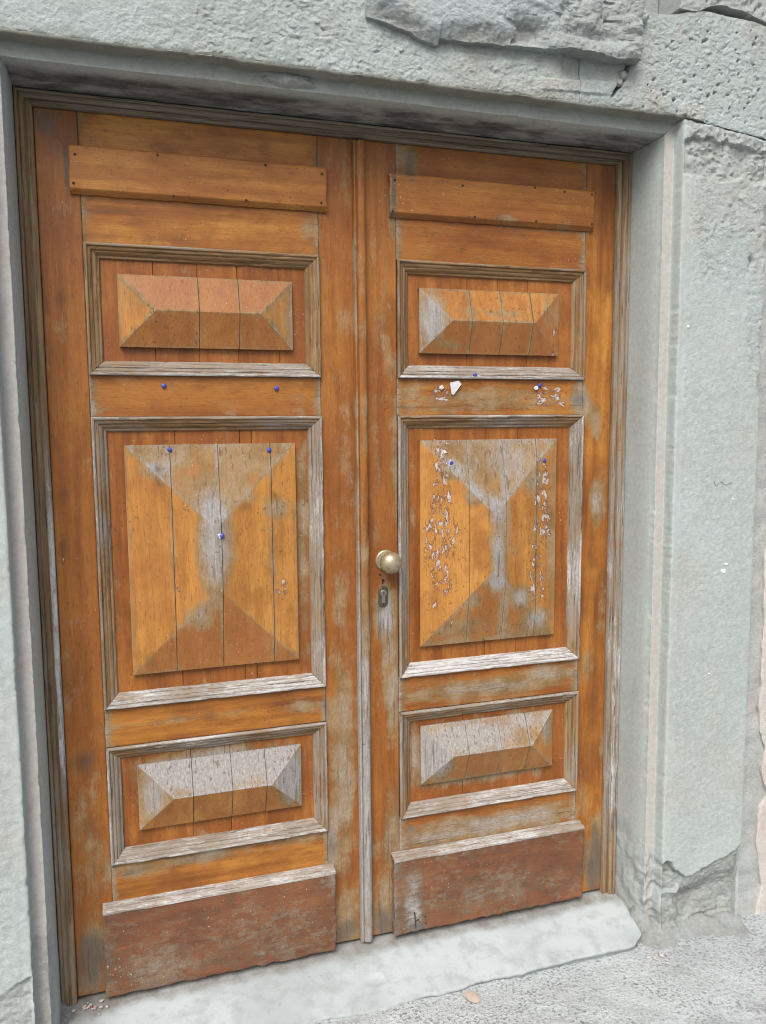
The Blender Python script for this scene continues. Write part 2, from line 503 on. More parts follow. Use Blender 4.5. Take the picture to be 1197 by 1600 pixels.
# patches of weathering, flaking and knots on the door: (x, z, rx, rz, amount)
WEAR = [(-0.359, 1.128, 0.038, 0.128, 0.98), (-0.337, 1.261, 0.059, 0.059, 0.28), (-0.386, 1.204, 0.02, 0.036, 0.3), (-0.263, 1.236, 0.027, 0.021, 0.3), (-0.211, 1.204, 0.031, 0.03, 0.6), (-0.397, 0.965, 0.038, 0.033, 0.55), (-0.221, 1.121, 0.028, 0.139, 0.22), (-0.449, 1.33, 0.071, 0.026, 0.3), (-0.283, 1.319, 0.09, 0.036, 0.25), (-0.485, 1.302, 0.028, 0.017, 0.7), (-0.143, 1.117, 0.016, 0.267, 0.55), (-0.576, 1.139, 0.014, 0.248, 0.3), (-0.378, 0.598, 0.169, 0.035, 0.85), (-0.194, 0.539, 0.035, 0.074, 0.75), (-0.512, 0.547, 0.032, 0.062, 0.65), (-0.427, 0.47, 0.09, 0.019, 0.15), (-0.662, 0.18, 0.045, 0.111, 0.3), (-0.648, 0.351, 0.028, 0.141, 0.25), (-0.056, 0.544, 0.03, 0.287, 0.5), (-0.044, 0.133, 0.038, 0.087, 0.4), (-0.083, 0.364, 0.023, 0.102, 0.6), (-0.062, 0.694, 0.016, 0.099, 0.4), (-0.43, 0.382, 0.2, 0.026, 0.6), (-0.197, 0.383, 0.114, 0.023, 0.45), (-0.534, 0.361, 0.073, 0.022, 0.5), (-0.159, 0.714, 0.064, 0.026, 0.45), (-0.419, 0.721, 0.181, 0.015, 0.3), (-0.122, 1.848, 0.024, 0.029, 0.4), (-0.037, 1.345, 0.016, 0.473, 0.12), (0.353, 1.305, 0.147, 0.049, 0.3), (0.23, 1.284, 0.035, 0.029, 0.8), (0.291, 1.217, 0.032, 0.03, 0.75), (0.354, 1.173, 0.029, 0.04, 0.9), (0.355, 1.073, 0.022, 0.084, 0.95), (0.359, 0.997, 0.029, 0.024, 0.9), (0.292, 0.951, 0.022, 0.02, 0.5), (0.43, 0.95, 0.03, 0.024, 0.7), (0.487, 0.885, 0.038, 0.028, 0.7), (0.464, 1.253, 0.026, 0.03, 0.6), (0.266, 0.878, 0.091, 0.027, 0.3), (0.469, 0.864, 0.058, 0.024, 0.35), (0.328, 1.125, 0.022, 0.083, 0.3), (0.522, 1.115, 0.019, 0.207, 0.4), (0.187, 1.654, 0.027, 0.065, 0.6), (0.513, 1.68, 0.026, 0.065, 0.35), (0.333, 1.674, 0.107, 0.009, 0.3), (0.229, 1.593, 0.052, 0.012, 0.35), (0.334, 1.46, 0.258, 0.039, 0.42), (0.128, 1.467, 0.03, 0.04, 0.4), (0.602, 1.465, 0.031, 0.047, 0.7), (0.23, 1.436, 0.052, 0.016, 0.4), (0.631, 1.435, 0.027, 0.051, 0.5), (0.294, 0.583, 0.14, 0.035, 0.6), (0.194, 0.535, 0.04, 0.055, 0.9), (0.515, 0.582, 0.02, 0.045, 0.7), (0.453, 0.607, 0.068, 0.027, 0.45), (0.341, 0.462, 0.192, 0.014, 0.5), (0.141, 0.551, 0.014, 0.103, 0.5), (0.062, 0.924, 0.025, 0.062, 0.95), (0.073, 0.845, 0.021, 0.066, 0.5), (0.081, 0.711, 0.021, 0.101, 0.6), (0.051, 0.149, 0.035, 0.089, 0.5), (0.073, 0.354, 0.021, 0.104, 0.5), (0.029, 0.617, 0.01, 0.101, 0.15), (0.09, 1.28, 0.013, 0.111, 0.45), (0.091, 1.421, 0.01, 0.062, 0.4), (0.082, 1.529, 0.013, 0.046, 0.35), (0.342, 0.328, 0.274, 0.033, 0.62), (0.194, 0.317, 0.091, 0.025, 0.5), (0.339, 0.708, 0.269, 0.031, 0.45), (0.528, 0.728, 0.079, 0.021, 0.55), (0.68, 0.177, 0.038, 0.145, 0.5), (0.638, 0.382, 0.025, 0.075, 0.4), (0.666, 1.187, 0.028, 0.078, 0.62), (0.652, 1.401, 0.02, 0.051, 0.45), (0.647, 0.738, 0.028, 0.054, 0.4), (0.608, 1.163, 0.012, 0.262, 0.15), (0.143, 1.101, 0.009, 0.28, 0.3), (-0.25, 0.158, 0.147, 0.068, 0.12), (-0.527, 0.134, 0.089, 0.057, 0.2), (0.122, 0.135, 0.025, 0.072, 0.7), (0.343, 0.155, 0.196, 0.046, 0.2), (-0.315, 0.121, 0.194, 0.023, 0.2), (0.122, 0.223, 0.018, 0.035, 0.5), (0.528, 1.904, 0.074, 0.016, 0.3), (0.366, 1.902, 0.053, 0.012, 0.5), (0.13, 2.026, 0.026, 0.038, 0.5), (0.085, 1.92, 0.01, 0.059, 0.6), (-0.049, 0.375, 0.024, 0.085, 0.3), (0.043, 1.249, 0.01, 0.191, 0.25), (0.063, 1.65, 0.016, 0.183, 0.2), (-0.68, 0.856, 0.027, 0.088, 0.18), (-0.71, 1.075, 0.018, 0.086, 0.12), (-0.656, 0.492, 0.028, 0.077, 0.3), (-0.05, 0.953, 0.02, 0.129, 0.22), (0.683, 0.896, 0.02, 0.162, 0.25), (0.702, 0.53, 0.016, 0.225, 0.3), (0.145, 1.498, 0.017, 0.015, 0.3), (-0.029, 1.941, 0.015, 0.087, 0.15), (-0.643, 1.959, 0.038, 0.078, 0.12)]
CHIP = [(0.212, 1.196, 0.031, 0.073, 0.8), (0.195, 1.099, 0.031, 0.074, 1.0), (0.212, 1.007, 0.028, 0.05, 0.8), (0.204, 1.276, 0.028, 0.048, 0.7), (0.492, 1.218, 0.026, 0.119, 0.75), (0.476, 1.05, 0.03, 0.103, 0.7), (0.477, 0.964, 0.027, 0.043, 0.8), (0.23, 0.889, 0.025, 0.027, 0.5), (-0.2, 1.014, 0.016, 0.025, 0.95), (-0.445, 1.021, 0.007, 0.024, 0.8), (0.195, 0.95, 0.017, 0.023, 0.5), (0.517, 1.468, 0.057, 0.033, 0.85), (0.212, 1.475, 0.034, 0.022, 0.7), (0.524, 1.599, 0.011, 0.049, 0.8), (-0.196, 1.204, 0.031, 0.021, 0.35), (0.333, 1.619, 0.011, 0.032, 0.5), (-0.385, 0.366, 0.187, 0.016, 0.2), (-0.438, 0.115, 0.139, 0.066, 0.2), (0.673, 1.333, 0.02, 0.172, 0.22), (0.212, 1.321, 0.021, 0.01, 0.8), (-0.682, 1.117, 0.01, 0.026, 0.5), (0.687, 1.569, 0.016, 0.203, 0.2), (0.212, 1.34, 0.043, 0.032, 0.5), (0.23, 1.129, 0.046, 0.099, 0.5), (0.502, 1.167, 0.027, 0.154, 0.6), (0.465, 1.118, 0.038, 0.102, 0.45)]
GRIME = [(-0.663, 0.164, 0.048, 0.095, 0.55), (-0.677, 2.033, 0.032, 0.039, 0.5), (0.68, 0.158, 0.038, 0.116, 0.6), (0.051, 0.113, 0.039, 0.046, 0.55), (-0.044, 0.107, 0.041, 0.039, 0.5), (-0.385, 0.366, 0.219, 0.013, 0.3), (-0.562, 0.366, 0.043, 0.016, 0.4), (0.13, 2.012, 0.016, 0.059, 0.45), (0.085, 1.949, 0.008, 0.089, 0.6), (-0.639, 1.944, 0.006, 0.065, 0.6), (-0.095, 2.007, 0.009, 0.028, 0.4), (0.003, 2.044, 0.063, 0.014, 0.3), (0.694, 2.043, 0.031, 0.032, 0.4), (-0.514, 0.09, 0.12, 0.026, 0.35), (-0.203, 0.097, 0.116, 0.021, 0.3), (0.121, 0.099, 0.036, 0.025, 0.5), (0.343, 0.09, 0.237, 0.018, 0.3), (0.63, 0.071, 0.029, 0.019, 0.3), (0.088, 0.456, 0.01, 0.156, 0.4), (0.089, 1.343, 0.01, 0.142, 0.35), (0.049, 0.953, 0.017, 0.026, 0.5), (0.602, 1.46, 0.027, 0.033, 0.45), (0.128, 1.436, 0.034, 0.012, 0.3), (-0.6, 1.479, 0.011, 0.036, 0.4), (-0.104, 1.489, 0.009, 0.039, 0.35), (-0.098, 0.702, 0.013, 0.039, 0.4), (-0.604, 0.743, 0.011, 0.036, 0.35), (0.607, 0.706, 0.016, 0.036, 0.4), (0.111, 0.758, 0.017, 0.04, 0.35), (0.123, 0.346, 0.018, 0.052, 0.4), (-0.083, 0.347, 0.017, 0.051, 0.4), (-0.69, 1.216, 0.013, 0.085, 0.2), (-0.663, 0.645, 0.033, 0.039, 0.35), (-0.681, 0.987, 0.016, 0.058, 0.2)]
KNOT = [(-0.662, 1.675, 0.011, 0.013, 0.9), (-0.679, 1.251, 0.008, 0.013, 0.8), (-0.683, 1.138, 0.008, 0.02, 0.8), (-0.663, 0.645, 0.019, 0.021, 0.8), (-0.474, 1.304, 0.006, 0.006, 1), (-0.478, 1.27, 0.004, 0.006, 1), (-0.286, 1.215, 0.008, 0.006, 0.9), (-0.215, 1.239, 0.005, 0.006, 0.9), (-0.655, 1.854, 0.006, 0.016, 0.5), (0.692, 1.752, 0.012, 0.02, 0.6), (-0.599, 1.805, 0.021, 0.008, 0.5), (0.263, 1.823, 0.005, 0.005, 1.0), (0.496, 1.831, 0.005, 0.005, 1), (-0.48, 1.44, 0.004, 0.004, 0.8), (-0.213, 1.437, 0.005, 0.005, 0.8), (-0.375, 0.716, 0.012, 0.012, 0.7), (0.66, 1.021, 0.012, 0.009, 0.6), (0.3, 1.2, 0.007, 0.005, 0.7), (0.23, 1.428, 0.007, 0.005, 0.6), (-0.518, 0.869, 0.007, 0.007, 0.8), (-0.177, 0.844, 0.008, 0.009, 0.8), (-0.048, 1.08, 0.007, 0.01, 0.5)]

# ================================================================ STREET
def ground_z(X, Y):
    return 0.026 - 0.020 * (X - 0.5) + 0 * Y

xs = np.concatenate([[-60, -25, -10, -5, -3, -1.6], lin(-1.0, 1.7, .012), [2.2, 3, 5, 10, 25, 60]])
ys = np.concatenate([[-60, -25, -10, -5, -3, -2, -1.2], lin(-.75, .05, .012), [.4]])
X, Y = np.meshgrid(xs, ys, indexing='ij')
Z = ground_z(np.clip(X, -2, 2), Y) + .006 * fbm(X * 9, Y * 9, 3) + .0035 * fbm(X * 45, Y * 45, 7, 3)
street = grid('street', X, Y, Z, M['ground'], None, out=(0, 0, 1))
props(street, kind='structure')

# ================================================================ HOUSE WALL (outside the surround)
wall = thing('house_wall', (2.0, -.12, 0), 'grey rendered house wall with peeling pinkish plaster right of the door', 'wall')
WF = -.150
def wall_patch(name, x0, x1, z0, z1, yf, mat, step=.02, amp=.004, yb=.25):
    xx = np.concatenate([[x0], lin(x0, x1, step), [x1]])
    zz = np.concatenate([[z0], lin(z0, z1, step), [z1]])
    X, Z = np.meshgrid(xx, zz, indexing='ij')
    Y = yf - amp * fbm(X * 18, Z * 18, 21, 4)
    Y[0, :] = Y[-1, :] = yb; Y[:, 0] = Y[:, -1] = yb
    return grid(name, X, Y, Z, mat, wall, corners=True)
wall_patch('render_coat', 1.0315, 1.50, -.06, 2.36, WF, M['render'], .008, .007)
wall_patch('render_coat', 1.5015, 4.0, -.15, 5.0, WF, M['render'], .06)
wall_patch('render_coat', -4.0, -1.032, -.15, 5.0, WF, M['render'], .06)
wall_patch('render_coat', 1.1615, 1.50, 2.3615, 2.7985, WF, M['render'], .02)
wall_patch('render_coat', -1.03, -.22, 2.3635, 5.0, WF - .02, M['render'], .04)
wall_patch('render_coat', -.218, .738, 3.5, 5.0, WF - .02, M['render'], .06)
wall_patch('render_coat', .74, 1.50, 2.80, 5.0, WF - .02, M['render'], .04)
# thin plaster coat with a ragged torn edge
v = np.concatenate([lin(-.02, 2.34, .006)])
u = np.concatenate([[0, 0, .004, .012, .03, .06, .1, .16, .25, .35, .47]])
U, Z = np.meshgrid(u, v, indexing='ij')
edge = 1.097 + .010 * fbm(Z * 9, Z * 0, 31, 5, .62) + .022 * np.interp(Z, [0, .1, .22, .33, .36, .45, .50, .55, .9, 1.4, 2.0], [.3, 1, .1, .0, 1.4, .3, .8, -.2, -.5, -.6, .5])
X = edge + U
Y = WF - .009 - .003 * fbm(X * 20, Z * 20, 33)
Y[0, :] = WF + .02; Y[1, :] = WF - .007
grid('plaster_layer', X, Y, Z, M['plaster'], wall)
# window over the door: only the edge of its opening shows at the top of the picture
box('window_reveal', .703, .742, -.10, .25, 2.372, 3.5, M['cement'], wall)
box('window_frame', -.218, .702, .06, .12, 2.40, 2.47, M['winframe'], wall, .004)
box('window_frame', .63, .702, .06, .12, 2.472, 3.4, M['winframe'], wall, .004)
box('window_frame', -.218, -.15, .06, .12, 2.472, 3.4, M['winframe'], wall, .004)
box('window_frame', -.218, .702, .06, .12, 3.402, 3.498, M['winframe'], wall, .004)
box('window_pane', -.148, .628, .085, .092, 2.472, 3.4, M['glass'], wall)
# unseen box added behind the door, so that no light comes from behind
block_parts = []
bm = bmesh.new(); bmesh.ops.create_cube(bm, size=1.0)
for q in bm.verts: q.co = Vector((q.co.x * 2.6, .76 + q.co.y * 1.3, 1.3 + q.co.z * 2.9))
bm.faces.ensure_lookup_table()
bmesh.ops.delete(bm, geom=[f for f in bm.faces if f.normal.y < -.5], context='FACES')
me = bpy.data.meshes.new('light_block'); bm.to_mesh(me); bm.free()
link('light_block', me, M['blocker'], wall)
box('light_block_front', -1.3, -.80, .09, .115, -.14, 2.7, M['blocker'], wall)  # added pieces closing the front of the light-blocking box around the door
box('light_block_front', .80, 1.3, .09, .115, -.14, 2.7, M['blocker'], wall)
box('light_block_front', -.798, .798, .09, .115, 2.16, 2.39, M['blocker'], wall)

# ================================================================ DOOR SURROUND
sur = thing('door_surround', (0, -.16, 0), 'moulded grey-green stone door surround, pitted and chipped, with an eroded foot', 'door surround')
XR, ZR = .735, 2.0915         # reveal of the jambs, soffit of the lintel
FACE = -.175
def profile():
    p = [(0, .10), (0, .03), (0, -.01), (0, -.03)]
    for y in lin(-.034, -.088, .006): p.append((0.0, y))
    for k in range(1, 9):                                   # cove
        a = k / 8; p.append((.0005 + .0075 * a ** 2.2 * .9, -.088 - .044 * a))
    p += [(.0078, -.1375), (.0082, -.1395), (.0090, -.1402), (.0105, -.1402)]
    for o in lin(.013, .0325, .0032): p.append((o, -.1402))
    p += [(.0340, -.1410), (.0349, -.1445), (.0352, -.152), (.0356, -.160), (.0362, -.1690), (.0372, -.1732), (.0390, -.1746), (.0420, -.1750)]
    return p
PRO = profile()
random.seed(4)
def pits(lst, X, Z, asp=1.5):
    D = np.zeros_like(X)
    for px, pz, r, d, an in lst:
        near = (np.abs(X - px) < 4 * r) & (np.abs(Z - pz) < 4 * r)
        if not near.any(): continue
        dx, dz = X[near] - px, Z[near] - pz
        c, s = math.cos(an), math.sin(an)
        q = ((dx * c + dz * s) / (r * asp)) ** 2 + ((-dx * s + dz * c) / r) ** 2
        D[near] -= d * np.exp(-q ** 1.6)
    return D

def crumbly(X, Z, s):
    """torn, scaly surface: small plates at uneven levels with sharp lips"""
    wx = X + .006 * fbm(X * 45, Z * 45, s + 9, 2); wz = Z + .006 * fbm(X * 45 + 7, Z * 45, s + 11, 2)
    p = cells(wx * 85, wz * 125, s, 1.1)
    q = cells(wx * 170, wz * 230, s + 20, .8)
    n = fbm(X * 55, Z * 75, s, 3, .6)
    return .42 * p * sstep(-.25, .15, fbm(X * 25, Z * 25, s + 31, 2)) + .16 * q + .40 * np.where(n > 0, .4 * n, n)

def fracture(X, Z, s, k=1.0):
    """broken stone: planes meeting in creases, over several sizes"""
    a_ = cells(X * 13 * k + .5 * fbm(X * 18, Z * 18, s, 2), Z * 19 * k, s + 1, 1.6, .9)
    b_ = cells(X * 38 * k, Z * 52 * k, s + 40, 1.5, .8)
    c_ = cells(X * 95 * k, Z * 120 * k, s + 70, 1.4, .7)
    return a_ + .38 * b_ + .16 * c_

def jamb(side):
    o = np.array([q[0] for q in PRO] + list(lin(.0445, .288, .0035)) + [.2925, .295, .2955, .2955])
    y = np.array([q[1] for q in PRO] + [FACE] * len(lin(.0445, .288, .0035)) + [FACE + .001, FACE + .006, FACE + .03, .10])
    v = lin(0, 1, .0017)
    O, V = np.meshgrid(o, v, indexing='ij')
    Yb = np.repeat(y[:, None], len(v), 1)
    ztop = np.where(O < .037, ZR + O, 2.1275 - (O - .037) * .115) - .0007
    zbot = -.05
    Z = zbot + (ztop - zbot) * V
    Xa = XR + O
    sd = 50 if side > 0 else 70
    face = sstep(.036, .046, O) * sstep(.296, .288, O)
    Xw = Xa * side
    D = .0011 * fbm(Xw * 120, Z * 150, sd, 3) * (.35 + .65 * sstep(.06, .085, O)) * face
    D += .0016 * fbm(Xw * 9, Z * 9, sd + 4, 3) * face
    D += .0005 * fbm(Xw * 30, Z * 12, sd + 6, 3)
    scaly = np.zeros_like(Z)
    raw = np.zeros_like(Z); pink = np.zeros_like(Z); stain_shade = np.zeros_like(Z); smooth = np.zeros_like(Z)
    if side > 0:
        zone = sstep(1.70, 1.80, Z + .05 * fbm(Xw * 14, Z * 14, 5)) * sstep(.805, .83, Xa + .03 * fbm(Z * 10, Xw * 10, 8))
        zone = np.maximum(zone, sstep(1.50, 1.56, Z) * sstep(.965, .99, Xa + .02 * fbm(Z * 20, Z * 0, 9)))
        D += zone * .0070 * crumbly(Xw, Z, 61) * face
        scaly = zone * face
        # upper course: scaled patch under the joint
        pz = 1.998 + .02 * fbm(Xw * 16, Xw * 0, 12)
        top = sstep(pz - .003, pz + .003, Z) * face
        D += top * (-.008 + .009 * crumbly(Xw, Z, 63) + .008 * fbm(Xw * 20, Z * 20, 65, 3))
        scaly = np.maximum(scaly, top)
        lip = sstep(2.078, 2.084, Z + .02 * fbm(Xw * 22, Xw * 0, 15)) * face
        D += lip * (.010 + .008 * crumbly(Xw, Z, 64))
        D -= .005 * face * sstep(2.1085 - .115 * (O - .18), 2.1125 - .115 * (O - .18), Z)
        hole = np.exp(-(((Xw - .985 - .006 * fbm(Z * 90, Z * 0, 2)) / .006) ** 2 + ((Z - 1.80) / .014) ** 2) ** 1.5)
        D -= .012 * hole
        # outer arris nibbled
        nib = sstep(.280, .294, O) * np.clip(fbm(Z * 26, Z * 0, 77, 4) * 1.5 - .1, 0, 1) * sstep(1.3, 1.55, Z)
        D -= .014 * nib
        # foot: render has scaled off below a torn line
        zb = np.interp(Xa, [.768, .785, .800, .813, .849, .870, .886, .92, 1.010, 1.022, 1.04], [.232, .240, .238, .209, .186, .183, .188, .204, .232, .246, .25])
        zb = zb + .006 * fbm(Xa * 50, Xa * 0, 81, 3)
        e = sstep(-.001, .0045, zb - Z) * face
        ed = e * (.012 + .010 * sstep(.01, .09, zb - Z) + .013 * (fracture(Xa, Z, 83, 1.1) + .15))
        cav = np.exp(-(((Xa - .890) / .060) ** 2 + ((Z - .105) / .040) ** 2))
        ed += e * cav * .016
        lump = sstep(.0, .005, .150 + .02 * fbm(Xa * 30, Xa * 0, 88) - Z) * sstep(.775, .79, Xa) * sstep(.840, .825, Xa + .012 * fbm(Z * 40, Z * 0, 3))
        ed -= e * .012 * lump
        ed -= e * .008 * crumbly(Xa, Z, 85)
        ed *= sstep(-.03, .06, Z) * .8 + .2
        D -= ed
        raw = np.maximum(raw, .95 * e); scaly = np.maximum(scaly, e)
        raw = np.maximum(raw, .35 * top)
        # moulding broken away near the ground
        mb = sstep(.25, .22, Z + .03 * fbm(O * 60, O * 0, 91) ) * (1 - sstep(.034, .040, O)) * sstep(-.0001, .004, O)
        D += mb * (.010 * fbm(O * 70, Z * 40, 92, 4) - .006 * (fracture(O * 3, Z, 97, 1.2) + .3))
        rev = (O < .009) * sstep(.34, .20, Z)
        D += rev * .007 * fbm(Yb * 30, Z * 22, 95, 4)
        raw = np.maximum(raw, .6 * np.maximum(mb, .6 * rev))
        pits_l = [(random.uniform(.79, 1.02), random.uniform(.25, 1.6), random.uniform(.0012, .0028), random.uniform(.001, .003), random.uniform(0, 3)) for _ in range(60)]
        D += pits(pits_l, Xa, Z) * face
    else:
        zb = np.interp(Xa, [.74, .759, .776, .811, .836, .9, 1.04], [.20, .262, .268, .254, .238, .20, .22]) + .007 * fbm(Xa * 50, Xa * 0, 181, 3)
        e = sstep(-.001, .0045, zb - Z) * face
        D -= e * (.007 + .008 * (fbm(Xa * 16, Z * 20, 183, 4) + .1)) - e * .006 * crumbly(Xa, Z, 185)
        raw = np.maximum(raw, .6 * e)
        mb = sstep(.335, .322, Z + .012 * fbm(O * 60, O * 0, 191)) * (1 - sstep(.034, .040, O)) * sstep(-.0001, .004, O)
        D += mb * (.0035 * fbm(O * 70, Z * 40, 192, 4) - .003)
        raw = np.maximum(raw, .5 * mb)
        D += face * .0012 * fbm(Xw * 60, Z * 90, 77, 3)
    D += .006 * sstep(.05, .0, Z) * face * (1 + fbm(Xw * 20, Z * 20, 99))
    ar = np.exp(-((O - .0085) / .0022) ** 2) + np.exp(-((O - .0375) / .0028) ** 2)
    D -= ar * .0055 * np.clip(fbm(Z * 34, Z * 0 + O * 20, sd + 33, 4, .6) - .16, 0, 1)
    # tint of the narrow fillet, darker tone towards the top of the reveal
    fil = sstep(.0095, .0105, O) * sstep(.034, .032, O)
    pink = np.maximum(pink, fil * .95)
    pink = np.maximum(pink, .25 * face * sstep(.0, .3, fbm(Xw * 5, Z * 3, 14)))
    smooth = np.maximum(1 - face * sstep(.050, .075, O), .55 * (1 - scaly))
    stain_shade = .25 * sstep(2.02, 2.09, Z) * (O < .012)
    dX = np.gradient(Xa, axis=0) ; dY = np.gradient(Yb, axis=0)
    L = np.sqrt(dX ** 2 + dY ** 2) + 1e-9
    nx, ny = dY / L, -dX / L                # outward for a profile running from reveal to face
    Xo = Xa + nx * D; Yo = Yb + ny * D
    att = dict(raw=raw, pink=pink, stain_shade=stain_shade, smooth=smooth * (1 - raw), algae=0 * Z, scaly=scaly)
    return grid('jamb', Xo * side, Yo, Z, M['stone'], sur, att, angle=40)
jr = jamb(1)
jl = jamb(-1)
jr['label'] = 'right jamb with its foot scaled off to bare rough stone'

# lintel moulding, one strip per stone; then the rough face above
SEAM = .482
def lintel_part(name, x0, x1, ztopf, seed, step=.0022, pit=None, extra=None, mould=None):
    o = np.array([q[0] for q in PRO]); y = np.array([q[1] for q in PRO])
    # moulding
    f0, f1 = x0, x1
    if mould: x0, x1 = mould
    n = int((x1 - x0) / .006)
    V, O = np.meshgrid(np.linspace(0, 1, n + 1), o, indexing='ij')
    Yb = np.repeat(y[None, :], n + 1, 0)
    a = np.where(x0 < -XR, -(XR + O), x0); b = np.where(x1 > XR, XR + O, x1)
    X = a + (b - a) * V
    Z = ZR + O
    w = .0012 * fbm(X * 8, O * 30, seed, 3) + .0012 * fbm(X * 40, O * 150, seed + 2, 3)
    lowedge = .012 * np.clip(fbm(X * 12, X * 0, seed + 5, 5, .6) - .06, 0, 1)
    Z = Z + w * .8 + lowedge * sstep(.005, .012, O)
    Yb = Yb + w * .8 * (Yb < -.03)
    stain_shade = np.where(Yb > -.085, .92, .92 * sstep(-.135, -.10, Yb)) * np.ones_like(Z)  # real soffit grime, made stronger to paint in the shade under the lintel
    alg = sstep(.006, .012, O) * .46 + .75 * sstep(.031, .035, O)
    alg = np.clip(alg * (.95 + .5 * fbm(X * 6, O * 40, seed + 7)), 0, 1.2)
    g1 = (X, Yb, Z, dict(stain_shade=stain_shade, algae=alg, pink=0 * Z + .15, raw=0 * Z, smooth=0 * Z + .6))
    x0, x1 = f0, f1
    # face
    nx = int((x1 - x0) / step)
    Xf0 = np.linspace(x0, x1, nx + 1)
    zb = np.where(np.abs(Xf0) < XR + .041, ZR + .0412, 2.1275 - (np.abs(Xf0) - XR - .037) * .115 + .0012)
    zt = ztopf(Xf0)
    m = int(.25 / step)
    Xf = np.repeat(Xf0[:, None], m + 1, 1)
    t = np.linspace(0, 1, m + 1)[None, :]
    Zf = zb[:, None] + (zt - zb)[:, None] * t
    D = .0014 * fbm(Xf * 130, Zf * 160, seed + 20, 3) + .0022 * fbm(Xf * 7, Zf * 7, seed + 22, 3)
    rough = sstep(-.55, -.25, Xf + .12 * fbm(Xf * 6, Zf * 6, 5)) * .8 + .2
    D += rough * .0055 * crumbly(Xf, Zf, seed + 24)
    raw = .25 * rough * sstep(0, .4, fbm(Xf * 9, Zf * 9, seed + 26)); pink = .3 * sstep(.05, .4, fbm(Xf * 5 + 3, Zf * 8, seed + 28))
    if extra is not None: D, raw, pink = extra(Xf, Zf, D, raw, pink)
    if pit: D += pits(pit, Xf, Zf)
    # lower lip of the face slightly rounded and nibbled
    lo = Zf - zb[:, None]
    D -= .002 * sstep(.004, 0, lo + .004 * fbm(Xf * 40, Xf * 0, seed + 30))
    Yf = FACE - D
    Yf[:, 0] = np.where(np.abs(Xf0) < XR + .041, FACE + .0005, .10)
    Xf = np.concatenate([Xf[:1], Xf, Xf[-1:]], 0); Zf = np.concatenate([Zf[:1], Zf, Zf[-1:]], 0)
    Yf = np.concatenate([0 * Yf[:1] + .10, Yf, 0 * Yf[:1] + .10], 0)
    raw = np.concatenate([raw[:1], raw, raw[-1:]], 0); pink = np.concatenate([pink[:1], pink, pink[-1:]], 0)
    Xf = np.concatenate([Xf, Xf[:, -1:]], 1); Zf = np.concatenate([Zf, Zf[:, -1:]], 1)
    Yf = np.concatenate([Yf, 0 * Yf[:, -1:] + .10], 1)
    raw = np.concatenate([raw, raw[:, -1:]], 1); pink = np.concatenate([pink, pink[:, -1:]], 1)
    dirt = .55 * sstep(.022, 0, Zf + .012 * fbm(Xf * 20, Zf * 20, 3) - (ZR + .041)) * (np.abs(Xf) < XR + .04)
    f = grid(name, Xf, Yf, Zf, M['stone'], sur, dict(stain_shade=0 * Zf, algae=dirt, pink=pink, raw=raw, smooth=0 * Zf, scaly=0 * Zf + .8), angle=40)
    X, Yb, Z, att = g1
    if mould == (0, 0): return f
    g = grid('lintel_moulding', X, Yb, Z, M['stone'], f, att, out=(0, -.5, -1), angle=60)
    return f

def seam_crack(Xf, Zf, D, raw, pink):
    # cracked corner of the main lintel stone below the broken sill
    flat = sstep(.005, .0, np.abs(Zf - 2.166 - .05 * (Xf - .44)) - .010) * sstep(.36, .40, Xf)
    D = D * (1 - .25 * flat) + .004 * flat
    pink = np.maximum(pink, .5 * flat)
    hol = sstep(.43, .445, Xf) * sstep(2.18, 2.19, Zf)
    D = D - .004 * hol * (1 + fbm(Xf * 40, Zf * 40, 3))
    return D, raw, pink
def corner_extra(Xf, Zf, D, raw, pink):
    zz = Zf - (2.166 + .05 * (Xf - .44))
    flat = sstep(.004, .0, np.abs(zz) - .012) * sstep(.60, .56, Xf)
    D = D * (1 - .25 * flat) + .004 * flat
    # wide crack running down from the broken stone
    cx = .604 + .55 * (Zf - 2.215) + .004 * fbm(Zf * 60, Zf * 0, 44, 3)
    cr = sstep(.0075, .003, np.abs(Xf - cx)) * sstep(2.150, 2.170, Zf) * sstep(2.25, 2.235, Zf)
    D = D - .02 * cr
    pa = np.exp(-(((Xf - .71) / .07) ** 2 + ((Zf - 2.16) / .035) ** 2))
    pb = sstep(.0, .004, .022 - np.abs(Zf - 2.143 - .01 * fbm(Xf * 40, Xf * 0, 7))) * sstep(.0, .006, .035 - np.abs(Xf - .795))
    D = D + .006 * pb
    pink = np.maximum(pink, .9 * np.maximum(pa * sstep(-.05, .15, fbm(Xf * 22, Zf * 22, 9)), pb * .6))
    # pale smooth run-down from the window sill
    sill = sstep(2.338, 2.352, Zf + .008 * fbm(Xf * 20, Xf * 0, 8)) * sstep(.80, .72, Xf)
    D = D * (1 - sill * .8)
    return D, raw, pink
random.seed(11)
plist = []
for k in range(95):
    px, pz = random.uniform(.62, 1.10), random.uniform(2.12, 2.36)
    if px < .75 and pz > 2.2 and random.random() < .75: continue
    plist.append((px, pz, random.uniform(.0014, .0034), random.uniform(.004, .012), random.uniform(-.1, .9)))
lintel_part('lintel_stone', -1.05, SEAM - .0006, lambda x: 2.362 + 0 * x, 200, extra=seam_crack, mould=(-1.05, 1.16))
lintel_part('corner_stone', SEAM + .0006, 1.16, lambda x: 2.358 + .02 * sstep(.72, .85, x) - .004 * np.sin(x * 30) - .02 * sstep(.9, 1.05, x), 200, pit=plist, extra=corner_extra, mould=(0, 0))

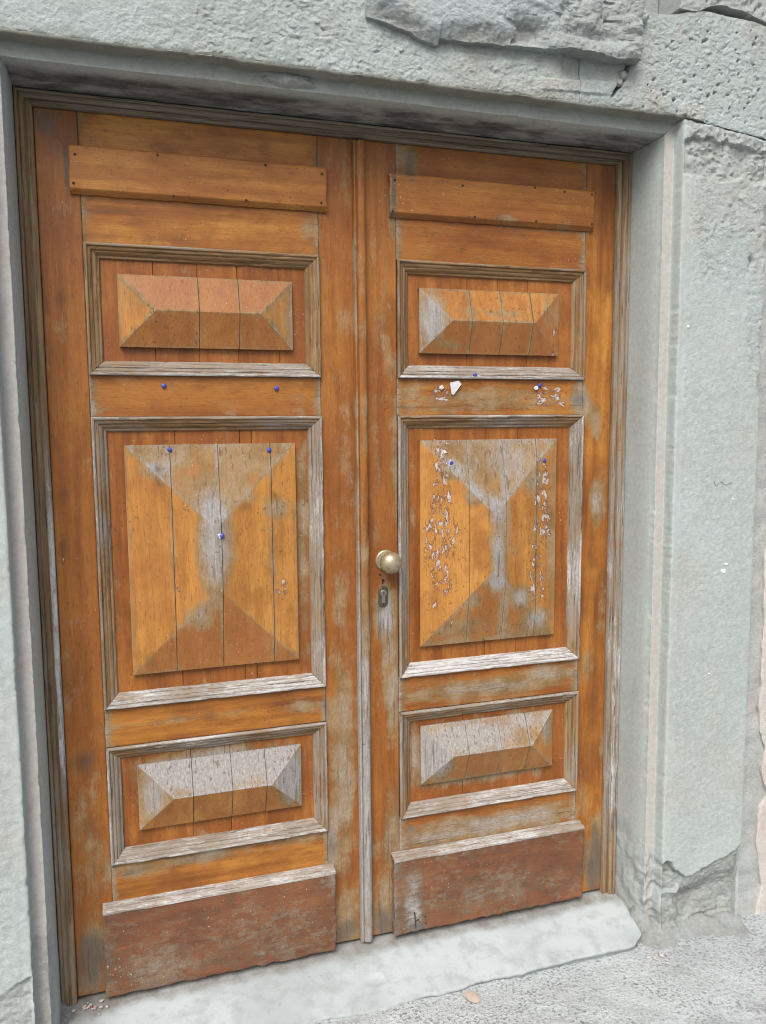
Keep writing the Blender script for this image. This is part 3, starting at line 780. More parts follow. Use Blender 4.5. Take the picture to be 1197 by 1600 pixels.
# broken sill stone over the lintel: torn face, hollow scoop, ragged underside
x = lin(-.030, .630, .0024)
zb = np.interp(x, [-.03, -.01, .02, .06, .10, .128, .1285, .20, .30, .39, .46, .56, .63], [2.246, 2.242, 2.236, 2.226, 2.214, 2.208, 2.221, 2.222, 2.226, 2.232, 2.231, 2.226, 2.230])
zb = zb + .004 * fbm(x * 35, x * 0, 301, 4)
t = np.concatenate([[0, 0], np.linspace(0.0, 1, 66), [1, 1]])
X = np.repeat(x[:, None], len(t), 1)
zt = 2.366 + .004 * fbm(x * 12, x * 0, 305)
Z = zb[:, None] + (zt - zb)[:, None] * t[None, :]
H = .020 + .006 * fbm(X * 6, Z * 8, 307) + .0022 * fbm(X * 90, Z * 110, 309, 3)
left = sstep(.30, .26, X + .25 * (Z - 2.29))
right = sstep(.40, .44, X - .05 * (Z - 2.29))
mid = np.clip(1 - left - right, 0, 1)
under = sstep(.040, .0, Z - zb[:, None] + .016 * fbm(X * 14, X * 0, 311))
H += left * (.012 - .016 * under + .0035 * crumbly(X, Z, 313) - .006 * under * fracture(X, Z, 314, 1.5))
scoop = np.exp(-(((X - .335 - .3 * (Z - 2.25)) / .040) ** 2 + ((Z - 2.256) / .028) ** 2))
H -= .024 * scoop
H += right * (.016 - .022 * fracture(X, Z, 317) - .018 * np.exp(-(((X - .52) / .07) ** 2 + ((Z - 2.268) / .016) ** 2))) + right * .005 * crumbly(X, Z, 319)
H += mid * (.006 - .014 * fracture(X, Z, 321, 1.3))
H *= (.55 + .45 * sstep(-.03, .0, X))
H = np.maximum(H, .004)
endr = sstep(.632, .622, X + .004 * fbm(Z * 50, Z * 0, 3))
H = H * endr + .003 * (1 - endr)
Y = FACE - H
Y[:, 0] = .05; Y[:, 1] = FACE + .004; Y[:, -1] = .05; Y[:, -2] = Y[:, -3] + .006
Y = np.concatenate([0 * Y[:1] + .02, Y, 0 * Y[:1] + .02], 0); X = np.concatenate([X[:1], X, X[-1:]], 0); Z = np.concatenate([Z[:1], Z, Z[-1:]], 0)
rawb = np.concatenate([np.zeros((1, len(t))), np.clip(.9 * scoop + .75 * under * (left + .6 * right) + .35 * right, 0, 1), np.zeros((1, len(t)))], 0)
so = grid('broken_sill_stone', X, Y, Z, M['stone_broken'], sur, dict(raw=rawb, pink=0 * Z, stain_shade=0 * Z, smooth=0 * Z, algae=.25 * rawb, scaly=0 * Z + .6), angle=24)
so['label'] = 'broken pale blue-grey sill stone with a hollow torn edge'

# next course at the top right, with chisel pits
random.seed(19)
plist2 = [(random.uniform(.78, 1.2), random.uniform(2.385, 2.6), random.uniform(.002, .004), random.uniform(.006, .011), random.uniform(1.2, 1.9)) for _ in range(60)]
x = lin(.745, 1.16, .003); t = np.linspace(0, 1, 60)
zb = 2.3735 + .02 * sstep(.78, .86, x) - .022 * sstep(.9, 1.05, x) + .003 * fbm(x * 30, x * 0, 401)
X = np.repeat(x[:, None], 60, 1); Z = zb[:, None] + (2.798 - zb)[:, None] * t[None] ** 1.6
D = .004 + .004 * fbm(X * 8, Z * 8, 403) + .007 * crumbly(X * .8, Z, 405) + pits(plist2, X, Z)
Y = FACE - D
def skirt(A, val=None):
    B = np.concatenate([A[:1], A, A[-1:]], 0); B = np.concatenate([B[:, :1], B, B[:, -1:]], 1)
    if val is not None: B[0] = B[-1] = val; B[:, 0] = B[:, -1] = val
    return B
grid('course_stone', skirt(X), skirt(Y, .1), skirt(Z), M['stone'], sur, dict(raw=.3 + 0 * skirt(Z), pink=.1 + 0 * skirt(Z), stain_shade=0 * skirt(Z), smooth=0 * skirt(Z), algae=0 * skirt(Z)), corners=True, angle=65)

def lump(name, cx, cz, rx, rz, h, y0, mat, parent, seed, n=26, rag=.35, flat=.5):
    """irregular low mound on an upright face"""
    a = np.linspace(0, 2 * math.pi, n * 2 + 1); r = np.linspace(0, 1, 9)
    A, Q = np.meshgrid(a, r, indexing='ij')
    k = 1 + rag * fbm(np.cos(A) * 2.2, np.sin(A) * 2.2, seed, 4)
    k[-1] = k[0]
    X = cx + rx * Q * k * np.cos(A); Z = cz + rz * Q * k * np.sin(A)
    H = h * (1 - Q ** (2 / flat)) * (1 + .8 * fbm(X * 60, Z * 60, seed + 3, 3)) - .002 * (Q > .99)
    return grid(name, X, y0 - H, Z, mat, parent, dict(raw=0 * X, pink=0 * X + .2, stain_shade=0 * X, smooth=0 * X, algae=0 * X), angle=65)
lump('mortar_patch', -.190, 2.1185, .058, .017, .010, -.1415, M['cement'], sur, 5)
lump('mortar_patch', .596, 2.205, .012, .011, .010, -.176, M['cement'], sur, 9, 12)
lump('mortar_patch', .588, 2.188, .008, .008, .007, -.174, M['cement'], sur, 10, 12)
lump('mortar_patch', .642, 2.338, .014, .016, .014, -.178, M['stone'], sur, 15, 14)
for k, (px, pz, a, b) in enumerate([(.940, 1.030, .006, .004), (.934, 1.012, .007, .006), (.800, 1.636, .003, .003), (.955, 1.20, .003, .002), (.90, .74, .002, .002)]):
    lump('paint_fleck', px, pz, a, b, .0012, -.1765, M['chalk'], jr, 30 + k, 10, .8)

def stroke(name, pts, w, y, mat, parent, h=.0006):
    V, Fc = [], []
    for (ax, az), (bx, bz) in zip(pts[:-1], pts[1:]):
        d = Vector((bx - ax, bz - az)); L = d.length or 1e-6; nx, nz = -d.y / L * w / 2, d.x / L * w / 2
        b = len(V)
        for yy in (y - h, y + .002):
            V += [(ax + nx, yy, az + nz), (bx + nx, yy, bz + nz), (bx - nx, yy, bz - nz), (ax - nx, yy, az - nz)]
        Fc += [(b, b + 1, b + 2, b + 3), (b, b + 4, b + 5, b + 1), (b + 1, b + 5, b + 6, b + 2), (b + 2, b + 6, b + 7, b + 3), (b + 3, b + 7, b + 4, b)]
    me = bpy.data.meshes.new(name); me.from_pydata(V, [], Fc); me.update()
    return link(name, me, mat, parent)
stroke('pencil_mark', [(.893, 1.250), (.899, 1.236), (.915, 1.247), (.930, 1.238), (.948, 1.243)], .0008, -.1764, M['pencil'], jr, .0003)

# cement fillet around the foot of each jamb
def foot(side, seed):
    x = lin(.645, 1.06, .006); y = lin(-.32, -.01, .006)
    X, Y = np.meshgrid(x, y, indexing='ij')
    dx = np.maximum(0, .742 - X); dy = np.maximum(0, -.168 - Y)
    d = np.sqrt(dx ** 2 + dy ** 2)
    amp = .026 + .050 * sstep(-.165, -.10, Y) * sstep(.80, .75, X)
    Z = ground_z(X * side, Y) - .005 + amp * (1 + .7 * fbm(X * 14, Y * 14, seed)) * np.exp(-(d / .026) ** 1.1) + .010 * cells(X * 40, Y * 40, seed + 8, 1.2) * np.exp(-d / .05) * .35 + .008 * fbm(X * 40, Y * 40, seed + 3, 3) * np.exp(-d / .08)
    Z = np.where(X > 1.035, Z - .05 * (X - 1.035) / .02, Z)
    o = grid('cement_foot', X * side, Y, Z, M['cement'], sur, dict(raw=.7 + 0 * X, pink=0 * X, stain_shade=0 * X, smooth=0 * X, algae=0 * X, scaly=1 + 0 * X), out=(0, -.3, 1), angle=65)
    return o
foot(1, 501); foot(-1, 531)

# ================================================================ DOORSTEP
u = np.linspace(0, 1, 190); 
yv = np.concatenate([lin(.085, -.185, .0055), [-.192, -.198, -.2020, -.2035, -.2030, -.196, -.190]])
drop = np.concatenate([np.zeros(len(lin(.085, -.185, .0055))), [.0003, .0010, .0026, .0055, .0090, .016, .07]])
U, Yv = np.meshgrid(u, yv, indexing='ij')
Dp = np.repeat(drop[None], len(u), 0)
xr = .750 + .20 * np.minimum(Yv, 0) - .035 * np.clip((-Yv - .170) / .034, 0, 1) ** 2.6
X = -.80 + (xr + .80) * U
front = sstep(-.06, -.19, Yv)
rag = .012 * fbm(X * 5, X * 0, 601, 2) + .010 * fbm(X * 22, X * 0, 603, 4)
Y = Yv + front * rag - .012 * front * sstep(.1, -.5, X)
Z = .0705 + .125 * np.minimum(Y, .0) - Dp + .0022 * fbm(X * 9, Y * 9, 605, 3) + .0008 * fbm(X * 60, Y * 60, 607, 3)
# shallow worn dish and a round chip
q = np.sqrt(((X + .012) / .026) ** 2 + ((Y + .130) / .017) ** 2)
Z -= .003 * sstep(1.05, .9, q)
st = .9 * sstep(-.062, -.030, Y + .014 * fbm(X * 18, Y * 18, 609)) + 1.0 * np.exp(-(((X + .69) / .05) ** 2 + ((Y + .04) / .05) ** 2)) + .3 * sstep(-.187, -.20, Yv)
st = np.clip(st, 0, 1)
step_o = grid('doorstep', X, Y, Z, M['slab'], None, dict(stain_shade=st), out=(0, -.2, 1), angle=50)
props(step_o, 'pale worn stone doorstep with a ragged front edge under the double door', 'doorstep')

# ================================================================ DOOR
def wear_at(X, Z): return blobs(WEAR, X, Z)
def chip_at(X, Z): return blobs(CHIP, X, Z)
def knot_at(X, Z): return blobs(KNOT, X, Z)
def grime_at(X, Z): return blobs(GRIME, X, Z)

def plank(name, x0, x1, z0, z1, yf, yb, mat, parent, bev=.0016, step=.011, jit=.0006, warp=.0007, ends=0.0, seed=0, wear0=0.0, inset=0.0, cham=0.0):
    xx = np.concatenate([[x0, x0], [x0 + bev], lin(x0 + bev * 2, x1 - bev * 2, step), [x1 - bev], [x1, x1]])
    zz = np.concatenate([[z0, z0], [z0 + bev], ([z0 + cham * .6, z0 + cham - .0006, z0 + cham + .0006] if cham else []), lin(z0 + max(bev * 2, cham + .002), z1 - bev * 2, step), [z1 - bev], [z1, z1]])
    X, Z = np.meshgrid(xx, zz, indexing='ij')
    Y = np.full_like(X, yf)
    Y -= warp * fbm(X * 6, Z * 6, seed + 1, 3)
    for k, dv in ((1, bev), (0, None)):
        for sl in ((k, slice(None)), (-1 - k, slice(None)), (slice(None), k), (slice(None), -1 - k)):
            if dv is not None: Y[sl] = yf + bev * .8
            else: Y[sl] = yb
    ex = np.minimum(X - x0, x1 - X); ez = np.minimum(Z - z0, z1 - Z)
    Xj = X + np.where(ex < .004, jit * fbm(Z * 60, Z * 0, seed + 3, 3), 0)
    Zj = Z + np.where(ez < .004, jit * fbm(X * 60, X * 0, seed + 5, 3), 0)
    if cham:
        Y += np.clip(cham - (Z - z0), 0, 1) * (Y < yf + bev * .5) * 1.1; Y[1:-1, 1] = yf + cham * 1.1
    if inset:
        Xj[0] += inset; Xj[-1] -= inset; Zj[:, 0] += inset; Zj[:, -1] -= inset
    w = wear_at(X, Z) + wear0
    if ends: w = np.maximum(w, ends * np.exp(-np.minimum(X - x0, x1 - X) / .012))
    return grid(name, Xj, Y, Zj, mat, parent, dict(wear=w, chip=chip_at(X, Z), knot=knot_at(X, Z), grime=grime_at(X, Z)), corners=True)

def slopes(name, x0, x1, z0, z1, seams, ybase, yedge, h, mat, parent, seed, facets):
    """hipped raised field, cut into upright boards at the seams"""
    half = min(x1 - x0, z1 - z0) / 2
    base = list(np.linspace(0, half, 12))
    dx = set(); W, Hh = x1 - x0, z1 - z0
    gap = .0007
    ed = [x0] + list(seams) + [x1]
    marks = []
    for s in seams: marks += [s - gap - x0, s + gap - x0]
    dist = set(round(d, 6) for d in base)
    for q in marks:
        for d in (q, W - q):
            if 0 < d < half: dist.add(round(d, 6))
    dist = sorted(dist)
    def axis(L):
        a = [d for d in dist if d <= L / 2 + 1e-9]
        r = a + [L - d for d in a]
        r = sorted(set(round(v, 6) for v in r))
        o = [r[0]]
        for v in r[1:]:
            n = max(1, int(round((v - o[-1]) / .013)))
            if v - o[-1] > .02:
                s0 = o[-1]
                for k in range(1, n): o.append(s0 + (v - s0) * k / n)
            if v - o[-1] > 1e-5: o.append(v)
        return np.array(o)
    AX, AZ = axis(W), axis(Hh)
    for k in range(len(ed) - 1):
        a = ed[k] + (gap if k else 0); b = ed[k + 1] - (gap if k < len(ed) - 2 else 0)
        inner = AX[(AX > a - x0 + 1e-4) & (AX < b - x0 - 1e-4)] + x0
        xx = np.concatenate([[a, a], inner, [b, b]]); zz = np.concatenate([[z0, z0], AZ[1:-1] + z0, [z1, z1]])
        X, Z = np.meshgrid(xx, zz, indexing='ij')
        d = np.minimum(np.minimum(X - x0, x1 - X), np.minimum(Z - z0, z1 - Z))
        hh = h * d / half
        Y = yedge - hh - .0007 * fbm(X * 8, Z * 5, seed + k, 3) + .0006 * ((k * 7) % 3 - 1)
        Y[0] = Y[-1] = ybase; Y[:, 0] = Y[:, -1] = ybase
        Xv, Zv = X.copy(), Z.copy()
        Zv[:, 0] += .0028; Zv[:, -1] -= .0028
        if k == 0: Xv[0] += .0028
        if k == len(ed) - 2: Xv[-1] -= .0028
        Xc = (xx[:-1] + xx[1:])[:, None] / 2; Zc = (zz[:-1] + zz[1:])[None] / 2
        dc = np.minimum(np.minimum(Xc - x0, x1 - Xc), np.minimum(Zc - z0, z1 - Zc))
        tri = np.abs((d[:-1, :-1] + d[1:, 1:]) / 2 - dc) < np.abs((d[1:, :-1] + d[:-1, 1:]) / 2 - dc)
        hip = np.exp(-np.abs(np.minimum(X - x0, x1 - X) - np.minimum(Z - z0, z1 - Z)) / .006) * (d > .004)
        ridge = np.exp(-(half - d) / .006)
        w = np.maximum(wear_at(X, Z), .34 * np.maximum(hip, ridge))
        sg = np.exp(-np.minimum(np.abs(X - a) + (0 if k else 9), np.abs(b - X) + (0 if k < len(ed) - 2 else 9)) / .003)
        w = np.maximum(w, .40 * sg)
        w = np.maximum(w, .30 * np.exp(-d / .005))
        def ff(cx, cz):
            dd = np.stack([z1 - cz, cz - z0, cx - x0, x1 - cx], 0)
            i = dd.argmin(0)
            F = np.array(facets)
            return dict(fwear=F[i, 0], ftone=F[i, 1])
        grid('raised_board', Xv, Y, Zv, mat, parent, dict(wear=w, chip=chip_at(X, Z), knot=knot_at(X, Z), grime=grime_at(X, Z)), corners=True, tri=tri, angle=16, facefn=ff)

MP = [(.0030, .012), (.0016, .0004), (0, -.0050), (.0012, -.0088), (.0035, -.0098), (.0062, -.0092), (.0074, -.0072), (.0080, -.0050), (.0092, -.0048), (.0102, -.0058), (.0130, -.0052), (.0150, -.0036), (.0158, -.0012), (.0170, -.0006), (.0182, -.0014), (.0215, .0002), (.0245, .0030), (.0256, .0052), (.0272, .0056), (.0300, .0066), (.0318, .0090), (.0325, .0125), (.0325, .018)]
def moulding(x0, x1, z0, z1, parent, wears, seed):
    w = np.array([q[0] for q in MP]); y = np.array([q[1] for q in MP])
    for k, (side, wv) in enumerate(zip(('top', 'bottom', 'left', 'right'), wears)):
        L = (x1 - x0) if side in ('top', 'bottom') else (z1 - z0)
        n = max(8, int(L / .010))
        T, W = np.meshgrid(np.linspace(0, 1, n + 1), w, indexing='ij')
        Y = np.repeat(y[None], n + 1, 0)
        e = .0004                     # mitre gap
        if side in ('top', 'bottom'):
            X = (x0 + W + e) + ((x1 - W - e) - (x0 + W + e)) * T
            Z = z1 - W if side == 'top' else z0 + W
            A = X
        else:
            Z = (z0 + W + e) + ((z1 - W - e) - (z0 + W + e)) * T
            X = x0 + W if side == 'left' else x1 - W
            A = Z
        nib = np.clip(fbm(A * 24, W * 60, seed + k * 5, 4, .6) - .12, 0, 1) * .006
        Y = Y + nib + .0006 * fbm(A * 10, W * 0, seed + k, 3)
        we = wv + .30 * fbm(A * 5, W * 0, seed + 40 + k, 3) + .28 * sstep(.008, .002, W)
        mat = M['mould_x'] if side in ('top', 'bottom') else M['mould_z']
        grid('moulding', X, Y, Z, mat, parent, dict(wear=we), angle=30)

def disc(name, cx, cz, r, y0, h, mat, parent, n=14, dome=.5, rim=None):
    """small turned head or boss on an upright face"""
    a = np.linspace(0, 2 * math.pi, n + 1)
    prof = [(1, 0), (1, .55), (.92, .8), (.72, .94), (.4, 1.0), (.0, 1.0 + dome * .1)] if rim is None else rim
    A, K = np.meshgrid(a, np.arange(len(prof)), indexing='ij')
    rr_ = np.array([p[0] for p in prof])[K.astype(int)] * r; hh = np.array([p[1] for p in prof])[K.astype(int)] * h
    return grid(name, cx + rr_ * np.cos(A), y0 - hh, cz + rr_ * np.sin(A), mat, parent, angle=50)

ZB, ZT = .080, 2.0608
PZ = [(1.512, 1.794), (.761, 1.422), (.388, .671)]
def leaf(side, label):
    s = side
    root = thing('door_leaf', (.35 * s, 0.02, ZB), label, 'door leaf', 'leaves of the double door')
    def mm(a, b): return (min(a * s, b * s), max(a * s, b * s))
    k = 700 if s < 0 else 900
    seam = .6130; inn = .0955
    # stiles
    plank('stile', *mm(.6985, seam + .0004), ZB, ZT, 0, .045, M['wood_z'], root, seed=k, step=.012)
    plank('stile', *mm(inn - .0004, .0012), ZB, ZT, 0, .045, M['wood_z'], root, seed=k + 7, step=.012)
    # rails
    rx = mm(seam - .0004, inn + .0004)
    for q, (a, b) in enumerate([(1.7935, ZT), (1.4215, 1.5125), (.6705, .7615), (ZB, .3885)]):
        plank('rail', *rx, a, b, .0006, .045, M['wood_x'], root, seed=k + 20 + q * 3, ends=.75 if q else .62, step=.010)
    # panels
    seamsF = {-1: ([-.3745, -.2850], [-.4483, -.3412, -.2203], [-.4238, -.3323, -.2506]), 1: ([.2858, .3697, .4539], [.2801, .3800, .4754], [.2771, .3713, .4526])}[s]
    seamsB = {-1: ([-.47, -.3745, -.2850, -.19], [-.4353, -.2885, -.2608], [-.4238, -.3323]), 1: ([.2858, .3697, .4539], [.34, .43], [.2771, .44])}[s]
    FX = {-1: (-.5465, -.1605), 1: (.1545, .5375)}[s]
    FZ = [(1.5745, 1.7305), (.8345, 1.3590), (.4620, .6200)] if s < 0 else [(1.5735, 1.7305), (.8360, 1.3600), (.4680, .6260)]
    for q, (a, b) in enumerate(PZ):
        px = mm(seam - .030, inn + .030)
        bk = box('panel', px[0] - .002, px[1] + .002, .022, .034, a + .026, b - .026, M['backing'], root)
        ed = [px[0]] + list(seamsB[q]) + [px[1]]
        for j in range(len(ed) - 1):
            plank('board', ed[j] + .0005, ed[j + 1] - .0005, a + .030, b - .030, .0125, .0219, M['back_z'], bk, seed=k + 60 + q * 9 + j, bev=.0008, step=.014)
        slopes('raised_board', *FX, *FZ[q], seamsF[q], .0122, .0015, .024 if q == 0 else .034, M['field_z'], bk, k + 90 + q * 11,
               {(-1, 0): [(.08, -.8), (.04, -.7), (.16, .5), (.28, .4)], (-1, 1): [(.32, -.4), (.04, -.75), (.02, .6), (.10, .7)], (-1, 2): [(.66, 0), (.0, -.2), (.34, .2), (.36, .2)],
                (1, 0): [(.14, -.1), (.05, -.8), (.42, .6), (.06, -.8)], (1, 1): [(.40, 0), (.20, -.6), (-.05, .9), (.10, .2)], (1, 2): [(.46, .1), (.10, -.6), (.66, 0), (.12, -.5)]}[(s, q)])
        ww = {(-1, 0): (.0, .50, .02, .16), (-1, 1): (.22, .85, .30, .46), (-1, 2): (.36, .62, .42, .40),
              (1, 0): (.08, .60, .14, .26), (1, 1): (.24, .80, .36, .46), (1, 2): (.36, .60, .22, .34)}[(s, q)]
        mx = mm(seam, inn)
        moulding(mx[0], mx[1], a, b, root, ww, k + 200 + q * 13)
    return root

LL = leaf(-1, 'left wooden door leaf with grey diamond-cut panels and no knob')
RL = leaf(1, 'right wooden door leaf with brass knob, keyhole and heavily flaked middle panel')

# cover planks nailed over the top rail
def cover(x0, x1, parent, nails, seed):
    p = plank('cover_plank', x0, x1, 1.8905, 1.9885, -.0150, .0004, M['plank_x'], parent, bev=.0026, step=.007, jit=.0022, warp=.0010, seed=seed, inset=.003, cham=.010)
    for nx, nz in nails: disc('nail', nx, nz, .0030, -.0149, .0012, M['nail'], p, 10)
cover(-.634, -.0775, LL, [(-.6204, 1.9686), (-.6255, 1.910), (-.4527, 1.982), (-.4221, 1.8985), (-.2634, 1.9012), (-.2184, 1.981), (-.0889, 1.9721), (-.0914, 1.9081)], 1201)
cover(.0758, .6290, RL, [(.0878, 1.9734), (.082, 1.9020), (.2613, 1.9739), (.2938, 1.9025), (.4569, 1.984), (.4616, 1.9029), (.6197, 1.9797), (.5401, 1.980), (.6212, 1.907)], 1231)

# kick boards: bevelled, weather-whitened top edge is a strip of its own
def kick(x0, x1, parent, seed, zb):
    nx = 60
    p = plank('kick_board', x0, x1, zb, .2885, -.030, .0004, M['kick_x'], parent, bev=.003, step=.007, jit=.0045, warp=.0022, seed=seed, inset=.003)
    T = np.linspace(0, 1, 70)
    prof = [(-.0312, .2855), (-.0318, .2895), (-.0290, .2935), (-.020, .2952), (-.008, .2975), (.0004, .2985)]
    Tm, K = np.meshgrid(T, np.arange(len(prof)), indexing='ij')
    X = x0 - .0005 + (x1 - x0 + .001) * Tm
    Y = np.array([q[0] for q in prof])[K]; Z = np.array([q[1] for q in prof])[K]
    n = fbm(X * 18, K * .7, seed + 3, 4, .6)
    Z = Z + .0022 * n * (K < 5); Y = Y - .0012 * n * (K < 4)
    grid('weathered_edge', X, Y, Z, M['mould_x'], p, dict(wear=.72 + .3 * fbm(X * 9, X * 0, seed + 5)), out=(0, -.5, 1), angle=70)
    return p
kl = kick(-.6350, -.0850, LL, 1301, .0830)
kr = kick(.0705, .6235, RL, 1331, .0870)
stroke('scribble', [(.1240, .1430), (.1262, .120), (.1275, .0985)], .0032, -.0316, M['ink'], kr)
stroke('scribble', [(.1275, .118), (.1345, .121), (.1385, .112)], .0022, -.0316, M['ink'], kr)
stroke('scribble', [(.1530, .127), (.1560, .122)], .0026, -.0316, M['ink'], kr)
stroke('scribble', [(.1540, .108), (.1565, .103)], .0026, -.0316, M['ink'], kr)

# cover strip over the meeting edges
pr = [(-.0140, .0006), (-.0140, -.0130), (-.0125, -.0160), (-.0098, -.0168), (-.0080, -.0155), (-.0072, -.0125), (-.0060, -.0128), (-.0052, -.0165), (-.0030, -.0190), (.0040, -.0205), (.0100, -.0196), (.0140, -.0165), (.0157, -.0110), (.0157, .0006)]
v = np.concatenate([[.0795], lin(.0795, 2.0545, .010), [2.0545]])
V, K = np.meshgrid(v, np.arange(len(pr)), indexing='ij')
X = np.array([q[0] for q in pr])[K]; Y = np.array([q[1] for q in pr])[K].copy()
Y += .0006 * fbm(V * 10, V * 0, 1401, 3) + np.clip(fbm(V * 20, K * .5, 1403, 4) - .2, 0, 1) * .004
Y[0] = Y[-1] = .0006
# the upper half is still brown, the lower half bleached grey
we = .75 * sstep(1.35, .55, V) + .22 * sstep(.0, .35, fbm(V * 4, K * .3, 1405)) + .06 + .25 * (K < 5) * sstep(1.9, 1.2, V)
grid('meeting_strip', X, Y, V, M['wood_z'], LL, dict(wear=we), corners=False)

# door knob with rosette, and the lock below it
def lathe(name, cx, cz, y0, prof, mat, parent, n=40, sz=1.0):
    a = np.linspace(0, 2 * math.pi, n + 1)
    A, K = np.meshgrid(a, np.arange(len(prof)), indexing='ij')
    rr_ = np.array([p[0] for p in prof])[K]; yy = np.array([p[1] for p in prof])[K]
    return grid(name, cx + rr_ * np.cos(A), y0 - yy, cz + sz * rr_ * np.sin(A), mat, parent, angle=40)
kx, kz = .0622, 1.0648
knob = lathe('door_knob', kx, kz, 0, [(.0125, .004), (.0105, .010), (.0095, .015), (.0100, .0185), (.0140, .0210)] + [(.0272 * math.cos(t), .0420 + .0232 * math.sin(t)) for t in np.linspace(-1.05, math.pi / 2, 18)], M['brass'], RL, 48)
lathe('rosette', kx, kz, 0, [(.0265, -.0004), (.0265, .0020), (.0255, .0038), (.0225, .0050), (.0195, .0046), (.0180, .0052), (.0120, .0060), (.0090, .0060)], M['brass'], knob, 40)
ex, ez = .0548, .9745
def oval(name, w, h, y0, th, mat, parent, hole=None, n=40):
    # stadium outline swept from a rounded edge to a flat face
    pts = []
    for k in range(n):
        a = 2 * math.pi * k / n
        c, s_ = math.cos(a), math.sin(a)
        pts.append((w / 2 * c, (h - w) / 2 * (1 if s_ >= 0 else -1) + w / 2 * s_))
    pts.append(pts[0])
    pts = np.array(pts)
    prof = [(1, 0), (1, .6), (.93, .92), (.82, 1.0), (hole or 0.0, 1.0)]
    A = np.arange(len(pts))
    I, K = np.meshgrid(A, np.arange(len(prof)), indexing='ij')
    kk = np.array([p[0] for p in prof])[K]; hh = np.array([p[1] for p in prof])[K] * th
    wx = w / 2 * (1 - kk)
    PX, PZ_ = pts[I, 0], pts[I, 1]
    return grid(name, ex + PX * kk, y0 - hh, ez + PZ_ * (1 - (1 - kk) * w / h if False else kk), mat, parent, angle=40)
esc = oval('lock_plate', .0250, .0540, 0, .0034, M['iron'], RL)
cyl = lathe('lock_cylinder', ex + .0004, ez + .0085, -.0032, [(.0086, 0), (.0086, .0022), (.0078, .0030), (.0, .0031)], M['steel'], esc, 28)
box('cylinder_body', ex - .0044, ex + .0048, -.0056, -.0030, ez - .0165, ez + .0015, M['steel'], esc, .0010)
box('key_slot', ex - .0006, ex + .0016, -.0068, -.0060, ez + .0035, ez + .0125, M['hole'], esc)
disc('screw', ex - .0004, ez + .0205, .0024, -.0030, .0009, M['nail'], esc, 10)
disc('screw', ex + .0002, ez - .0210, .0024, -.0030, .0009, M['nail'], esc, 10)
stroke('old_screw_hole', [(.0545, 1.0170), (.0560, 1.0130), (.0585, 1.0150)], .0045, -.0006, M['hole'], RL, .0003)
stroke('old_screw_hole', [(.0550, 1.0120), (.0540, 1.0060)], .0030, -.0006, M['hole'], RL, .0003)
stroke('old_screw_hole', [(.0470, 1.0320), (.0480, 1.0270)], .0036, -.0006, M['hole'], RL, .0003)

# ================================================================ DOOR FRAME
frm = thing('door_frame', (0, -.01, ZB), 'weathered grooved wooden frame lining the stone opening around the double door', 'door frame')
FP = [(.0000, .030), (.0000, -.0060), (.0010, -.0085), (.0035, -.0100), (.0090, -.0104), (.0114, -.0098), (.0120, -.0074), (.0138, -.0072), (.0146, -.0110), (.0160, -.0150), (.0185, -.0172), (.0220, -.0178), (.0244, -.0176), (.0250, -.0155), (.0264, -.0155), (.0272, -.0190), (.0295, -.0210), (.0325, -.0214), (.0336, -.0195), (.0336, .030)]
fo = np.array([q[0] for q in FP]); fy = np.array([q[1] for q in FP])
XF, ZF = .6998, 2.0622
for s in (-1, 1):
    T, O = np.meshgrid(np.linspace(0, 1, 230), fo, indexing='ij')
    zb = .058 if s < 0 else .052
    ft = np.clip((.0336 - O) / .0336, 0, 1) * .016 * (1 if s < 0 else .4)
    Z = (zb + ft * 0) + (ZF + O - .0004 - zb) * T
    Y = np.repeat(fy[None], 230, 0) + .0006 * fbm(Z * 9, O * 40, 1501 + s, 3) + np.clip(fbm(Z * 16, O * 220, 1503 + s, 4) - .18, 0, 1) * .006
    X = s * (XF + O + .0012 * fbm(Z * 3, Z * 0, 1507 + s, 2) * (O > .03) * 0)
    if s < 0: we = .05 + .75 * sstep(1.45, 1.1, Z) * sstep(.5, .75, Z) * (O < .012) + .20 * sstep(1.6, .9, Z) + .25 * fbm(Z * 5, O * 60, 1511)
    else: we = .30 + .28 * sstep(1.5, 1.0, Z) * (.6 + .4 * (O > .015)) + .35 * fbm(Z * 5, O * 60, 1513) - .25 * sstep(.35, .1, Z)
    p = grid('frame_post', X, Y, Z, M['frame_z'], frm, dict(wear=we), angle=30)
T, O = np.meshgrid(np.linspace(0, 1, 170), fo[:-2], indexing='ij')
X = -(XF + O - .0004) + 2 * (XF + O - .0004) * T
Z = ZF + O * .80 + .0010 * fbm(X * 5, O * 0, 1523, 3)
Y = np.repeat(fy[None, :-2], 170, 0) + .0006 * fbm(X * 9, O * 40, 1521, 3) + np.clip(fbm(X * 16, O * 220, 1525, 4) - .18, 0, 1) * .005
Zb_, Yb_ = Z[:, -1:], np.full((170, 1), .03)
grid('frame_head', np.concatenate([X, X[:, -1:]], 1), np.concatenate([Y, Yb_], 1), np.concatenate([Z, Zb_], 1), M['frame_x'], frm, dict(wear=np.concatenate([.12 + .2 * fbm(X * 6, O * 50, 1527), 0 * Zb_], 1)), out=(0, -1, -.3), angle=30)

